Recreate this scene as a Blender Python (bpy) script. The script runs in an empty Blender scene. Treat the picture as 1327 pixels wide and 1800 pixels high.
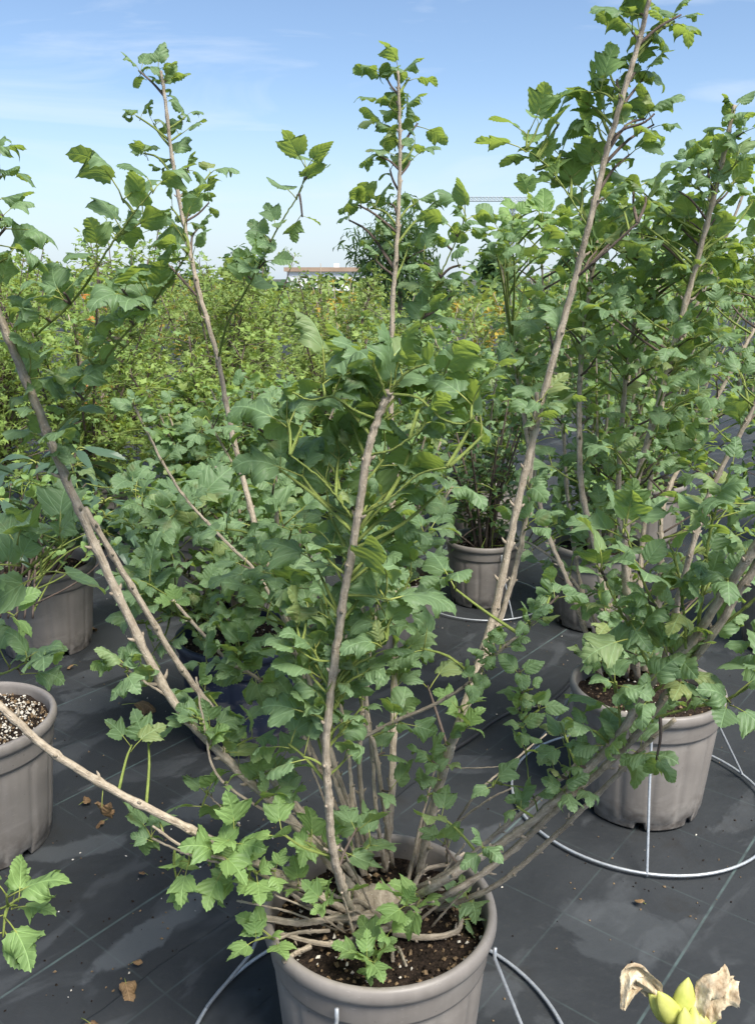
import bpy, math, random
import numpy as np
from mathutils import Vector, Matrix

# ------------------------------------------------------------------ camera, sky, sun, exposure
scene = bpy.context.scene
COL = scene.collection
FPX, CAM_H = 1550.0, 1.5                       # focal length in photo pixels, camera height
PITCH = math.atan(410 / FPX)
cam_d = bpy.data.cameras.new("camera")
cam_d.sensor_fit = 'VERTICAL'
cam_d.sensor_height = 36.0
cam_d.lens = 36.0 * FPX / 1800.0
cam_d.clip_start = 0.05
cam_d.clip_end = 3000
cam = bpy.data.objects.new("camera", cam_d)
cam.location = (0, 0, CAM_H)
cam.rotation_euler = (math.pi / 2 - PITCH, 0, 0)
COL.objects.link(cam)
scene.camera = cam

SUN_AZ, SUN_EL = math.radians(142), math.radians(56)   # azimuth clockwise from +Y
world = bpy.data.worlds.new("World")
scene.world = world
world.use_nodes = True
wn, wl = world.node_tree.nodes, world.node_tree.links
wn.clear()
w_out = wn.new("ShaderNodeOutputWorld")
w_bg = wn.new("ShaderNodeBackground")
w_bg.inputs["Strength"].default_value = 0.107
w_sky = wn.new("ShaderNodeTexSky")
w_sky.sky_type = 'NISHITA'
w_sky.sun_disc = False
w_sky.sun_elevation = SUN_EL
w_sky.sun_rotation = SUN_AZ
w_sky.air_density = 0.9
w_sky.dust_density = 0.7
w_sky.ozone_density = 2.4
# thin cirrus all over the sky and low white haze cloud round the horizon
w_tc = wn.new("ShaderNodeTexCoord")
w_map = wn.new("ShaderNodeMapping")
w_map.inputs["Rotation"].default_value = (0.35, 0.55, 0.5)
w_map.inputs["Scale"].default_value = (1.2, 3.0, 8.5)
w_n1 = wn.new("ShaderNodeTexNoise")
w_n1.inputs["Scale"].default_value = 2.1
w_n1.inputs["Detail"].default_value = 8
w_n1.inputs["Roughness"].default_value = 0.55
w_n1.inputs["Distortion"].default_value = 0.7
w_r1 = wn.new("ShaderNodeMapRange")
w_r1.inputs["From Min"].default_value = 0.50
w_r1.inputs["From Max"].default_value = 0.74
w_r1.inputs["To Max"].default_value = 0.5
w_mix = wn.new("ShaderNodeMix")
w_mix.data_type = 'RGBA'
w_mix.inputs["B"].default_value = (5.4, 5.8, 6.3, 1)
wl.new(w_tc.outputs["Generated"], w_map.inputs["Vector"])
wl.new(w_map.outputs["Vector"], w_n1.inputs["Vector"])
wl.new(w_n1.outputs["Fac"], w_r1.inputs["Value"])
wl.new(w_r1.outputs["Result"], w_mix.inputs["Factor"])
wl.new(w_sky.outputs["Color"], w_mix.inputs["A"])
# pale haze low over the whole horizon
w_sep = wn.new("ShaderNodeSeparateXYZ")
wl.new(w_tc.outputs["Generated"], w_sep.inputs[0])
w_r2 = wn.new("ShaderNodeMapRange")
w_r2.interpolation_type = 'SMOOTHSTEP'
w_r2.inputs["From Min"].default_value = -0.02
w_r2.inputs["From Max"].default_value = 0.20
w_r2.inputs["To Min"].default_value = 0.80
w_r2.inputs["To Max"].default_value = 0.0
wl.new(w_sep.outputs[2], w_r2.inputs["Value"])
w_mix2 = wn.new("ShaderNodeMix")
w_mix2.data_type = 'RGBA'
w_mix2.inputs["B"].default_value = (3.75, 4.45, 5.2, 1)
wl.new(w_r2.outputs["Result"], w_mix2.inputs["Factor"])
wl.new(w_mix.outputs["Result"], w_mix2.inputs["A"])
wl.new(w_mix2.outputs["Result"], w_bg.inputs["Color"])
wl.new(w_bg.outputs["Background"], w_out.inputs["Surface"])

sun_d = bpy.data.lights.new("sun", 'SUN')
sun_d.energy = 4.5
sun_d.angle = math.radians(28)
sun_d.color = (1.0, 0.95, 0.87)
sun = bpy.data.objects.new("sun", sun_d)
sun_dir = Vector((math.sin(SUN_AZ) * math.cos(SUN_EL), math.cos(SUN_AZ) * math.cos(SUN_EL), math.sin(SUN_EL)))
sun.rotation_euler = (-sun_dir).to_track_quat('-Z', 'Y').to_euler()
sun.location = (5, 5, 8)
COL.objects.link(sun)

scene.view_settings.view_transform = 'Standard'
scene.view_settings.look = 'None'
scene.view_settings.gamma = 1.0
scene.view_settings.exposure = 0.80
scene.view_settings.use_curve_mapping = False
scene.render.engine = 'CYCLES'
scene.cycles.max_bounces = 6
scene.cycles.diffuse_bounces = 4
scene.cycles.transmission_bounces = 3
scene.cycles.use_denoising = True
scene.cycles.adaptive_threshold = 0.02

# ------------------------------------------------------------------ photo geometry
CP, SP = math.cos(PITCH), math.sin(PITCH)
def ray(px, py):
    x = (px - 663.5) / FPX
    v = (900 - py) / FPX
    return Vector((x, CP + v * SP, -SP + v * CP))
def P(px, py, Y):
    d = ray(px, py)
    d = d * (Y / d.y)
    return Vector((d.x, d.y, d.z + CAM_H))
def PG(px, py, z=0.0):
    d = ray(px, py)
    d = d * ((z - CAM_H) / d.z)
    return Vector((d.x, d.y, z))
def project(p):
    dz = p.y * CP - (p.z - CAM_H) * SP
    if dz < 0.05:
        return -9999, -9999, 0.05
    v = p.y * SP + (p.z - CAM_H) * CP
    return 663.5 + FPX * p.x / dz, 900 - FPX * v / dz, dz

# ------------------------------------------------------------------ object helpers
def tag(o, label=None, cat=None, group=None, kind=None):
    if label: o["label"] = label
    if cat: o["category"] = cat
    if group: o["group"] = group
    if kind: o["kind"] = kind
    return o
def empty(name, loc, label, cat, group=None, rz=0.0):
    o = bpy.data.objects.new(name, None)
    o.location = loc
    o.rotation_euler = (0, 0, rz)
    o.empty_display_size = 0.05
    COL.objects.link(o)
    return tag(o, label, cat, group)
def mesh_np(name, V, T, mats, uv=None, rnd=None, midx=None, smooth=True):
    V = np.asarray(V, dtype=np.float32).reshape(-1, 3)
    T = np.asarray(T, dtype=np.int32).reshape(-1, 3)
    me = bpy.data.meshes.new(name)
    me.vertices.add(len(V))
    me.vertices.foreach_set("co", V.ravel())
    me.loops.add(len(T) * 3)
    me.loops.foreach_set("vertex_index", T.ravel())
    me.polygons.add(len(T))
    me.polygons.foreach_set("loop_start", np.arange(0, len(T) * 3, 3, dtype=np.int32))
    me.polygons.foreach_set("loop_total", np.full(len(T), 3, dtype=np.int32))
    if midx is not None:
        me.polygons.foreach_set("material_index", np.asarray(midx, dtype=np.int32))
    me.update(calc_edges=True)
    me.polygons.foreach_set("use_smooth", np.full(len(T), bool(smooth)))
    if uv is not None:
        u = me.uv_layers.new(name="UVMap")
        u.data.foreach_set("uv", np.asarray(uv, dtype=np.float32)[T.ravel()].ravel())
    if rnd is not None:
        a = me.attributes.new("rnd", 'FLOAT', 'POINT')
        a.data.foreach_set("value", np.asarray(rnd, dtype=np.float32))
    for m in (mats if isinstance(mats, (list, tuple)) else [mats]):
        me.materials.append(m)
    return me
def link(name, me, parent=None, world=None):
    """link mesh as object; parents here are never rotated or scaled unless they are built in local space"""
    o = bpy.data.objects.new(name, me)
    COL.objects.link(o)
    if parent is not None:
        o.parent = parent
    if world is not None:
        o.matrix_basis = world
    return o
class Geo:
    """collects triangles"""
    def __init__(self):
        self.V, self.T, self.U, self.M, self.R, self.n = [], [], [], [], [], 0
    def add(self, V, T, uv=None, m=0, r=0.0):
        V = np.asarray(V, dtype=np.float32).reshape(-1, 3)
        T = np.asarray(T, dtype=np.int32).reshape(-1, 3)
        self.V.append(V)
        self.T.append(T + self.n)
        self.U.append(np.zeros((len(V), 2), np.float32) if uv is None else np.asarray(uv, np.float32))
        self.M.append(np.full(len(T), m, np.int32) if np.isscalar(m) else np.asarray(m, np.int32))
        self.R.append(np.full(len(V), r, np.float32))
        self.n += len(V)
        return self
    def mesh(self, name, mats, smooth=True):
        return mesh_np(name, np.concatenate(self.V), np.concatenate(self.T), mats, np.concatenate(self.U),
                       np.concatenate(self.R), np.concatenate(self.M), smooth)
def box(g, x0, x1, y0, y1, z0, z1, m=0):
    v = [(x, y, z) for x in (x0, x1) for y in (y0, y1) for z in (z0, z1)]
    q = [(0, 1, 3, 2), (4, 6, 7, 5), (0, 4, 5, 1), (2, 3, 7, 6), (0, 2, 6, 4), (1, 5, 7, 3)]
    VV, TT = [], []
    for a in q:
        k = len(VV)
        VV += [v[i] for i in a]
        TT += [(k, k + 1, k + 2), (k, k + 2, k + 3)]
    g.add(VV, TT, m=m)
def catmull(pts, n_per):
    p = [Vector(a) for a in pts]
    if len(p) == 2:
        return [p[0].lerp(p[1], i / n_per) for i in range(n_per + 1)]
    p = [p[0] * 2 - p[1]] + p + [p[-1] * 2 - p[-2]]
    out = []
    for i in range(1, len(p) - 2):
        a, b, c, d = p[i - 1], p[i], p[i + 1], p[i + 2]
        for k in range(n_per):
            t = k / n_per
            out.append(0.5 * ((2 * b) + (c - a) * t + (2 * a - 5 * b + 4 * c - d) * t * t + (3 * b - 3 * c + d - a) * t ** 3))
    out.append(p[-2].copy())
    return out
_tube_topo = {}
def tube_geo(path, radii, sides=8, v0=0.0):
    """triangulated tube along a list of Vectors with closed ends"""
    n = len(path)
    p = [Vector(q) for q in path]
    nrm = (p[1] - p[0]).cross(Vector((0.3, 0.2, 0.93)))
    if nrm.length < 0.02 * (p[1] - p[0]).length:
        nrm = (p[1] - p[0]).cross(Vector((1, 0, 0)))
    nrm.normalize()
    N, B, Ls, L = [], [], [], v0
    for i in range(n):
        t = (p[min(i + 1, n - 1)] - p[max(i - 1, 0)]).normalized()
        nrm = (nrm - t * nrm.dot(t)).normalized()
        if i: L += (p[i] - p[i - 1]).length
        N.append(tuple(nrm)); B.append(tuple(t.cross(nrm))); Ls.append(L)
    A, N, B = np.array([tuple(q) for q in p]), np.array(N), np.array(B)
    ang = np.arange(sides) * 2 * math.pi / sides
    r = np.asarray(radii, float)[:n, None, None]
    V = A[:, None, :] + r * (np.cos(ang)[None, :, None] * N[:, None, :] + np.sin(ang)[None, :, None] * B[:, None, :])
    V = np.concatenate([V.reshape(-1, 3), [A[0], A[-1] + np.array(t) * radii[n - 1] * 0.3]])
    U = np.stack([np.tile(ang / (2 * math.pi), n), np.repeat(Ls, sides)], 1)
    U = np.concatenate([U, [[0, v0], [0, L]]])
    if (n, sides) not in _tube_topo:
        T, k0, e = [], n * sides, (n - 1) * sides
        for i in range(n - 1):
            for k in range(sides):
                a, b2 = i * sides + k, i * sides + (k + 1) % sides
                T += [(a, b2, b2 + sides), (a, b2 + sides, a + sides)]
        for k in range(sides):
            T += [(k0, (k + 1) % sides, k), (k0 + 1, e + k, e + (k + 1) % sides)]
        _tube_topo[(n, sides)] = np.array(T)
    return V, _tube_topo[(n, sides)], U

# ------------------------------------------------------------------ materials
class NT:
    def __init__(self, name):
        self.m = bpy.data.materials.new(name)
        self.m.use_nodes = True
        self.t = self.m.node_tree
        self.t.nodes.clear()
        self.out = self.t.nodes.new("ShaderNodeOutputMaterial")
    def n(self, typ, **kw):
        nd = self.t.nodes.new("ShaderNode" + typ)
        for k, v in kw.items():
            setattr(nd, k, v)
        return nd
    def put(self, nd, key, val):
        s = nd.inputs[key]
        if hasattr(val, "is_output"):
            self.t.links.new(val, s)
        elif isinstance(val, (tuple, list)) and len(val) == 3 and s.type == 'RGBA':
            s.default_value = (*val, 1)
        else:
            s.default_value = val
    def math(self, op, a, b=None, c=None, clamp=False):
        nd = self.n("Math", operation=op, use_clamp=clamp)
        self.put(nd, 0, a)
        if b is not None: self.put(nd, 1, b)
        if c is not None: self.put(nd, 2, c)
        return nd.outputs[0]
    def rng(self, v, a, b, c=0.0, d=1.0, smooth=False):
        nd = self.n("MapRange")
        if smooth: nd.interpolation_type = 'SMOOTHSTEP'
        for k, x in (("Value", v), ("From Min", a), ("From Max", b), ("To Min", c), ("To Max", d)):
            self.put(nd, k, x)
        return nd.outputs["Result"]
    def mix(self, f, a, b, blend='MIX'):
        nd = self.n("Mix", data_type='RGBA', blend_type=blend)
        self.put(nd, "Factor", f)
        self.put(nd, "A", a)
        self.put(nd, "B", b)
        return nd.outputs["Result"]
    def noise(self, vec, scale, detail=4, rough=0.55, dist=0.0):
        nd = self.n("TexNoise")
        if vec is not None: self.put(nd, "Vector", vec)
        self.put(nd, "Scale", scale)
        self.put(nd, "Detail", detail)
        self.put(nd, "Roughness", rough)
        self.put(nd, "Distortion", dist)
        return nd.outputs["Fac"]
    def mapping(self, vec, scale=(1, 1, 1), rot=(0, 0, 0), loc=(0, 0, 0)):
        nd = self.n("Mapping")
        self.put(nd, "Vector", vec)
        self.put(nd, "Scale", scale)
        self.put(nd, "Rotation", rot)
        self.put(nd, "Location", loc)
        return nd.outputs["Vector"]
    def bump(self, h, strength=0.4, dist=0.01):
        nd = self.n("Bump")
        self.put(nd, "Height", h)
        self.put(nd, "Strength", strength)
        self.put(nd, "Distance", dist)
        return nd.outputs["Normal"]
    def bsdf(self, col, rough=0.6, spec=0.5, metal=0.0, normal=None):
        nd = self.n("BsdfPrincipled")
        self.put(nd, "Base Color", col)
        self.put(nd, "Roughness", rough)
        self.put(nd, "Specular IOR Level", spec)
        self.put(nd, "Metallic", metal)
        if normal is not None: self.put(nd, "Normal", normal)
        return nd.outputs["BSDF"]
    def done(self, sh):
        self.t.links.new(sh, self.out.inputs["Surface"])
        return self.m
    def geo(self): return self.n("NewGeometry")
    def tc(self, k): return self.n("TexCoord").outputs[k]

def leaf_mat(name, dark, light, back, trans, veins=True, tfac=0.36, rough=0.5, brown=0.0, odd=None):
    t = NT(name)
    rnd = t.math('FRACT', t.math('ADD', t.n("ObjectInfo").outputs["Random"],
                                 t.n("Attribute", attribute_name="rnd").outputs["Fac"]))
    uvn = t.n("SeparateXYZ")
    t.put(uvn, 0, t.tc("UV"))
    x = uvn.outputs[0]
    y = t.math('ABSOLUTE', t.math('SUBTRACT', uvn.outputs[1], 0.5))
    pos = t.geo().outputs["Position"]
    blot = t.noise(pos, 38.0, 1)
    tone = t.math('ADD', t.math('MULTIPLY', rnd, 0.7), t.math('MULTIPLY', blot, 0.5), clamp=True)
    colf = t.mix(tone, dark, light)
    if odd: colf = t.mix(t.rng(rnd, 0.90, 0.99, 0.0, 0.65), colf, odd)
    nrm = None
    if veins:
        w = t.math('FRACT', t.math('MULTIPLY', t.math('SUBTRACT', x, t.math('MULTIPLY', y, 0.8)), 5.5))
        wd = t.math('ABSOLUTE', t.math('SUBTRACT', w, 0.5))          # 0.5 on a side vein
        side = t.rng(wd, 0.42, 0.5, 0.0, 0.7)
        mid = t.rng(y, 0.006, 0.022, 1.0, 0.0)
        pal = t.rng(t.math('ABSOLUTE', t.math('SUBTRACT', t.math('MULTIPLY', y, 0.77), t.math('MULTIPLY', x, 0.60))), 0.004, 0.018, 1.0, 0.0)
        vein = t.math('MAXIMUM', t.math('MAXIMUM', side, mid), pal)
        colf = t.mix(t.math('MULTIPLY', vein, 0.36), colf, tuple(min(1, c * 2.2 + 0.03) for c in light))
        backc = t.mix(t.math('MULTIPLY', vein, 0.5), back, tuple(min(1, c * 1.5 + 0.02) for c in back))
        hgt = t.math('SUBTRACT', t.math('MULTIPLY', t.math('SUBTRACT', 0.5, wd), 1.1), t.math('MULTIPLY', vein, 0.5))
        nrm = t.bump(hgt, 0.40, 0.0035)
    else:
        backc = t.mix(tone, back, light)
    if brown > 0:
        bm = t.math('MULTIPLY', t.rng(t.noise(pos, 16.0, 2, 0.6), 0.64, 0.72), brown)
        colf = t.mix(bm, colf, (0.16, 0.10, 0.035))
        backc = t.mix(bm, backc, (0.16, 0.10, 0.035))
    bf = t.geo().outputs["Backfacing"]
    col = t.mix(bf, colf, backc)
    pr = t.n("BsdfPrincipled")
    t.put(pr, "Base Color", col)
    t.put(pr, "Roughness", t.rng(bf, 0, 1, rough, 0.65))
    t.put(pr, "Specular IOR Level", 0.38)
    if nrm is not None: t.put(pr, "Normal", nrm)
    tr = t.n("BsdfTranslucent")
    t.put(tr, "Color", t.mix(t.math('MULTIPLY', rnd, 0.6), trans, tuple(c * 0.6 for c in trans)))
    if nrm is not None: t.put(tr, "Normal", nrm)
    ms = t.n("MixShader")
    t.put(ms, 0, tfac)
    t.t.links.new(pr.outputs[0], ms.inputs[1])
    t.t.links.new(tr.outputs[0], ms.inputs[2])
    return t.done(ms.outputs[0])

M = {}
M['leaf'] = leaf_mat("viburnum_leaf", (0.102, 0.174, 0.090), (0.202, 0.308, 0.150), (0.195, 0.292, 0.118), (0.44, 0.58, 0.09), tfac=0.42, brown=0.4, odd=(0.30, 0.32, 0.10))
M['leaf_young'] = leaf_mat("young_leaf", (0.155, 0.265, 0.095), (0.24, 0.37, 0.125), (0.22, 0.33, 0.11), (0.44, 0.58, 0.10), tfac=0.42)
M['leaf_maple'] = leaf_mat("maple_leaf", (0.165, 0.275, 0.070), (0.30, 0.415, 0.105), (0.28, 0.38, 0.09), (0.54, 0.62, 0.09), veins=False, tfac=0.42, rough=0.55)
M['leaf_lance'] = leaf_mat("lance_leaf", (0.055, 0.095, 0.065), (0.085, 0.145, 0.085), (0.12, 0.17, 0.09), (0.18, 0.28, 0.07), veins=False, tfac=0.22, rough=0.42)
M['leaf_far'] = leaf_mat("far_leaf", (0.14, 0.22, 0.065), (0.26, 0.35, 0.095), (0.20, 0.28, 0.08), (0.44, 0.52, 0.09), veins=False, tfac=0.36, rough=0.55)
M['leaf_tree'] = leaf_mat("tree_leaf", (0.035, 0.08, 0.030), (0.07, 0.13, 0.045), (0.08, 0.13, 0.05), (0.22, 0.34, 0.08), veins=False, tfac=0.32, rough=0.5)
M['leaf_gold'] = leaf_mat("golden_leaf", (0.32, 0.22, 0.03), (0.48, 0.36, 0.05), (0.40, 0.30, 0.05), (0.6, 0.48, 0.06), veins=False, tfac=0.36, rough=0.55)
M['leaf_orange'] = leaf_mat("orange_leaf", (0.36, 0.13, 0.025), (0.50, 0.24, 0.05), (0.40, 0.18, 0.05), (0.6, 0.30, 0.06), veins=False, tfac=0.36, rough=0.55)
M['leaf_dry'] = leaf_mat("dry_leaf", (0.10, 0.055, 0.03), (0.24, 0.15, 0.07), (0.20, 0.13, 0.07), (0.25, 0.15, 0.06), tfac=0.12, rough=0.7)

def bark(name, c0, c1, spot, scale=1.0):
    t = NT(name)
    uv = t.tc("UV")
    pos = t.geo().outputs["Position"]
    streak = t.rng(t.noise(t.mapping(uv, (7 * scale, 22 * scale, 1)), 1.0, 4, 0.65), 0.32, 0.68)
    blot = t.rng(t.noise(pos, 85.0, 4, 0.65), 0.34, 0.66)
    lent = t.n("TexVoronoi")
    t.put(lent, "Vector", t.mapping(uv, (9, 130, 1)))
    t.put(lent, "Scale", 1.0)
    lm = t.rng(lent.outputs["Distance"], 0.12, 0.24, 1, 0)
    col = t.mix(t.math('ADD', t.math('MULTIPLY', streak, 0.55), t.math('MULTIPLY', blot, 0.45), clamp=True), c0, c1)
    col = t.mix(t.math('MULTIPLY', lm, 0.6), col, spot)
    h = t.math('ADD', t.math('ADD', streak, t.math('MULTIPLY', t.noise(pos, 420, 3), 0.4)), t.math('MULTIPLY', lm, 0.5))
    return t.done(t.bsdf(col, 0.82, 0.25, normal=t.bump(h, 0.7, 0.003)))
M['bark'] = bark("grey_bark", (0.20, 0.158, 0.112), (0.54, 0.462, 0.355), (0.62, 0.55, 0.44))
M['bark_dark'] = bark("brown_bark", (0.07, 0.05, 0.04), (0.20, 0.155, 0.125), (0.27, 0.22, 0.18))
M['shoot'] = bark("green_shoot", (0.15, 0.21, 0.045), (0.28, 0.33, 0.09), (0.33, 0.33, 0.13))
def plain(name, c0, c1, scale, rough=0.6, spec=0.4, bump=0.0, metal=0.0, tfac=0.0):
    t = NT(name)
    pos = t.geo().outputs["Position"]
    nz = t.noise(pos, scale, 5, 0.6)
    col = t.mix(t.rng(nz, 0.3, 0.7), c0, c1)
    sh = t.bsdf(col, rough, spec, metal, t.bump(nz, bump, 0.004) if bump else None)
    if tfac:
        tr = t.n("BsdfTranslucent")
        t.put(tr, "Color", c1)
        ms = t.n("MixShader")
        t.put(ms, 0, tfac)
        t.t.links.new(sh, ms.inputs[1])
        t.t.links.new(tr.outputs[0], ms.inputs[2])
        sh = ms.outputs[0]
    return t.done(sh)
M['petiole'] = plain("petiole", (0.22, 0.27, 0.06), (0.36, 0.38, 0.10), 60, 0.5, 0.4, tfac=0.15)
M['wire'] = plain("galvanised_wire", (0.36, 0.38, 0.40), (0.55, 0.57, 0.58), 120, 0.42, 0.5, metal=0.55)
M['hose'] = plain("black_hose", (0.012, 0.012, 0.013), (0.025, 0.025, 0.026), 50, 0.5)
M['perlite'] = plain("perlite", (0.42, 0.38, 0.30), (0.70, 0.66, 0.58), 90, 0.8)
M['bits'] = plain("plant_bits", (0.09, 0.06, 0.035), (0.25, 0.17, 0.09), 60, 0.85)
M['white_wall'] = plain("white_panel", (0.80, 0.81, 0.82), (0.86, 0.87, 0.88), 0.3, 0.6)
M['brown_roof'] = plain("brown_fascia", (0.30, 0.21, 0.15), (0.40, 0.29, 0.21), 0.5, 0.7)
M['crane'] = plain("haze_paled_steel", (0.42, 0.48, 0.50), (0.50, 0.55, 0.57), 0.5, 0.6)  # distance haze is put into the crane's pale blue-grey colour
M['glass'] = plain("window_glass", (0.10, 0.13, 0.15), (0.16, 0.19, 0.22), 0.8, 0.15, 0.5)
M['calyx'] = plain("fleshy_green_bract", (0.46, 0.50, 0.10), (0.72, 0.70, 0.22), 55, 0.45, 0.4, bump=0.3, tfac=0.2)
M['dry_petal'] = plain("dried_petal", (0.28, 0.18, 0.10), (0.86, 0.76, 0.54), 75, 0.75, 0.2, bump=0.8, tfac=0.18)

def pot_mat(name, c0, c1):
    t = NT(name)
    oc = t.tc("Object")
    sx = t.n("SeparateXYZ")
    t.put(sx, 0, oc)
    pos = t.geo().outputs["Position"]
    n1 = t.noise(pos, 9.0, 5, 0.6)
    streak = t.noise(t.mapping(pos, (34, 34, 3.0)), 1.0, 4, 0.6)
    col = t.mix(t.rng(t.math('ADD', t.math('MULTIPLY', n1, 0.6), t.math('MULTIPLY', streak, 0.4)), 0.35, 0.65), c0, c1)
    low = t.math('MULTIPLY', t.rng(sx.outputs[2], 0.0, 0.12, 1.0, 0.0), t.rng(t.noise(pos, 40, 4), 0.4, 0.6))
    col = t.mix(t.math('MULTIPLY', low, 0.7), col, (0.06, 0.045, 0.035))       # soil splash at the foot
    sp = t.rng(t.noise(pos, 140.0, 2), 0.73, 0.77)
    col = t.mix(t.math('MULTIPLY', sp, 0.7), col, (0.05, 0.04, 0.03))
    dust = t.rng(t.noise(t.mapping(pos, (7, 7, 16)), 1.0, 5, 0.65, 0.8), 0.52, 0.72)
    col = t.mix(t.math('MULTIPLY', dust, 0.35), col, (0.33, 0.31, 0.28))
    scr = t.rng(t.noise(t.mapping(pos, (60, 60, 380)), 1.0, 2), 0.68, 0.74)
    col = t.mix(t.math('MULTIPLY', scr, 0.3), col, (0.45, 0.42, 0.39))
    fine = t.noise(pos, 500, 2)
    return t.done(t.bsdf(col, t.rng(n1, 0.3, 0.7, 0.42, 0.58), 0.45, normal=t.bump(fine, 0.12, 0.001)))
M['pot'] = pot_mat("taupe_plastic", (0.180, 0.161, 0.143), (0.238, 0.215, 0.192))
M['pot_navy'] = pot_mat("navy_plastic", (0.006, 0.010, 0.024), (0.009, 0.015, 0.034))
def soil_mat():
    t = NT("potting_soil")
    pos = t.geo().outputs["Position"]
    n1 = t.noise(pos, 90, 6, 0.7)
    v = t.n("TexVoronoi")
    t.put(v, "Vector", pos)
    t.put(v, "Scale", 150.0)
    col = t.mix(t.rng(n1, 0.35, 0.7), (0.012, 0.008, 0.006), (0.055, 0.038, 0.026))
    col = t.mix(t.rng(v.outputs["Distance"], 0.1, 0.25, 0.5, 0), col, (0.10, 0.075, 0.05))
    return t.done(t.bsdf(col, 0.95, 0.2, normal=t.bump(t.math('ADD', n1, t.math('MULTIPLY', v.outputs["Distance"], 0.6)), 1.0, 0.012)))
M['soil'] = soil_mat()
LINE_ROT = math.radians(51.5)
def mat_fabric():
    t = NT("woven_weed_mat")
    pos = t.geo().outputs["Position"]
    ro = t.mapping(pos, rot=(0, 0, -LINE_ROT))
    s = t.n("SeparateXYZ")
    t.put(s, 0, ro)
    u, v = s.outputs[0], s.outputs[1]                    # u along the long marker threads, v across
    big = t.noise(pos, 1.7, 5, 0.62, 0.4)
    med = t.noise(pos, 7.5, 5, 0.6, 0.3)
    fine = t.noise(pos, 60, 4, 0.6)
    col = t.mix(t.rng(big, 0.35, 0.65), (0.022, 0.0247, 0.0272), (0.035, 0.0385, 0.0415))
    # dried puddle dust: islands of pale silt, with sharper tide marks
    dust = t.math('MULTIPLY', t.rng(t.noise(t.mapping(ro, (1.0, 2.0, 1)), 2.6, 5, 0.55, 0.6), 0.54, 0.60, 0, 1, True), t.rng(med, 0.30, 0.62, 0.3, 1.0))
    col = t.mix(t.math('MULTIPLY', dust, 0.6), col, (0.070, 0.076, 0.081))
    for a_, b_, w_, st in STAINS:
        c_ = (a_ + b_) * 0.5
        th = math.atan2(b_.y - a_.y, b_.x - a_.x)
        lv = t.n("VectorMath", operation='LENGTH')
        sub = t.n("VectorMath", operation='SUBTRACT')
        t.put(sub, 0, pos)
        t.put(sub, 1, (c_.x, c_.y, 0.0))
        rot = t.n("VectorRotate", rotation_type='Z_AXIS')
        t.put(rot, "Vector", sub.outputs[0])
        t.put(rot, "Angle", -th)
        mul = t.n("VectorMath", operation='MULTIPLY')
        t.put(mul, 0, rot.outputs[0])
        t.put(mul, 1, (2.0 / (b_ - a_).length, 1.0 / w_, 0.0))
        t.put(lv, 0, mul.outputs[0])
        dd = t.math('ADD', lv.outputs["Value"], t.math('MULTIPLY', t.math('SUBTRACT', med, 0.5), 2.4))
        col = t.mix(t.rng(dd, 0.72, 1.02, st, 0.0, True), col, (0.095, 0.104, 0.110))
    col = t.mix(t.math('MULTIPLY', t.rng(fine, 0.56, 0.72), 0.25), col, (0.05, 0.05, 0.05))
    dirt = t.rng(t.noise(pos, 3.4, 6, 0.7), 0.56, 0.72)
    col = t.mix(t.math('MULTIPLY', dirt, 0.55), col, (0.020, 0.017, 0.013))
    def lines(c, off, period, width):
        f = t.math('ABSOLUTE', t.math('SUBTRACT', t.math('FRACT', t.math('DIVIDE', t.math('ADD', c, off), period)), 0.5))
        return t.rng(f, width / period * 0.5, width / period, 1.0, 0.0)
    worn = t.rng(t.noise(pos, 12, 4), 0.35, 0.6, 0.25, 1.0)
    # the photograph's long green-white line and the fainter cross threads
    l1 = t.math('MULTIPLY', lines(v, V_OFF, 0.552, 0.004), 0.32)
    l2 = t.math('MULTIPLY', lines(v, V_OFF + 0.276, 0.552, 0.003), 0.10)
    l3 = t.math('MULTIPLY', lines(u, U_OFF, 0.257, 0.003), 0.08)
    ln = t.math('MULTIPLY', t.math('MAXIMUM', t.math('MAXIMUM', l1, l2), l3), worn)
    col = t.mix(ln, col, (0.20, 0.30, 0.28))
    wv = t.math('MULTIPLY', t.math('SINE', t.math('MULTIPLY', u, 1900.0)), t.math('SINE', t.math('MULTIPLY', v, 1900.0)))
    h = t.math('ADD', t.math('MULTIPLY', wv, 0.15), t.math('ADD', t.math('MULTIPLY', big, 6.0), t.math('MULTIPLY', fine, 0.4)))
    rough = t.math('ADD', t.rng(big, 0.3, 0.7, 0.48, 0.66), t.math('MULTIPLY', dust, 0.2))
    return t.done(t.bsdf(col, rough, 0.28, normal=t.bump(h, 0.5, 0.006)))
def mat_uv(p):
    return (p.x * math.cos(LINE_ROT) + p.y * math.sin(LINE_ROT), -p.x * math.sin(LINE_ROT) + p.y * math.cos(LINE_ROT))
V_OFF = 0.276 - mat_uv(PG(1230, 1625))[1]
U_OFF = 0.1285 - mat_uv(PG(1240, 1585))[0]
STAINS = [(PG(165, 1715), PG(385, 1560), .05, .75), (PG(55, 1505), PG(235, 1475), .045, .6), (PG(300, 1430), PG(420, 1380), .10, .5), (PG(1000, 1690), PG(1150, 1600), .12, .3), (PG(85, 1225), PG(230, 1235), .10, .45)]
M['mat'] = mat_fabric()
def ground_mat():
    t = NT("far_ground")
    pos = t.geo().outputs["Position"]
    n1 = t.noise(pos, 0.4, 5)
    return t.done(t.bsdf(t.mix(t.rng(n1, 0.35, 0.65), (0.05, 0.052, 0.05), (0.09, 0.10, 0.06)), 0.9, 0.3))
M['ground'] = ground_mat()

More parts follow.
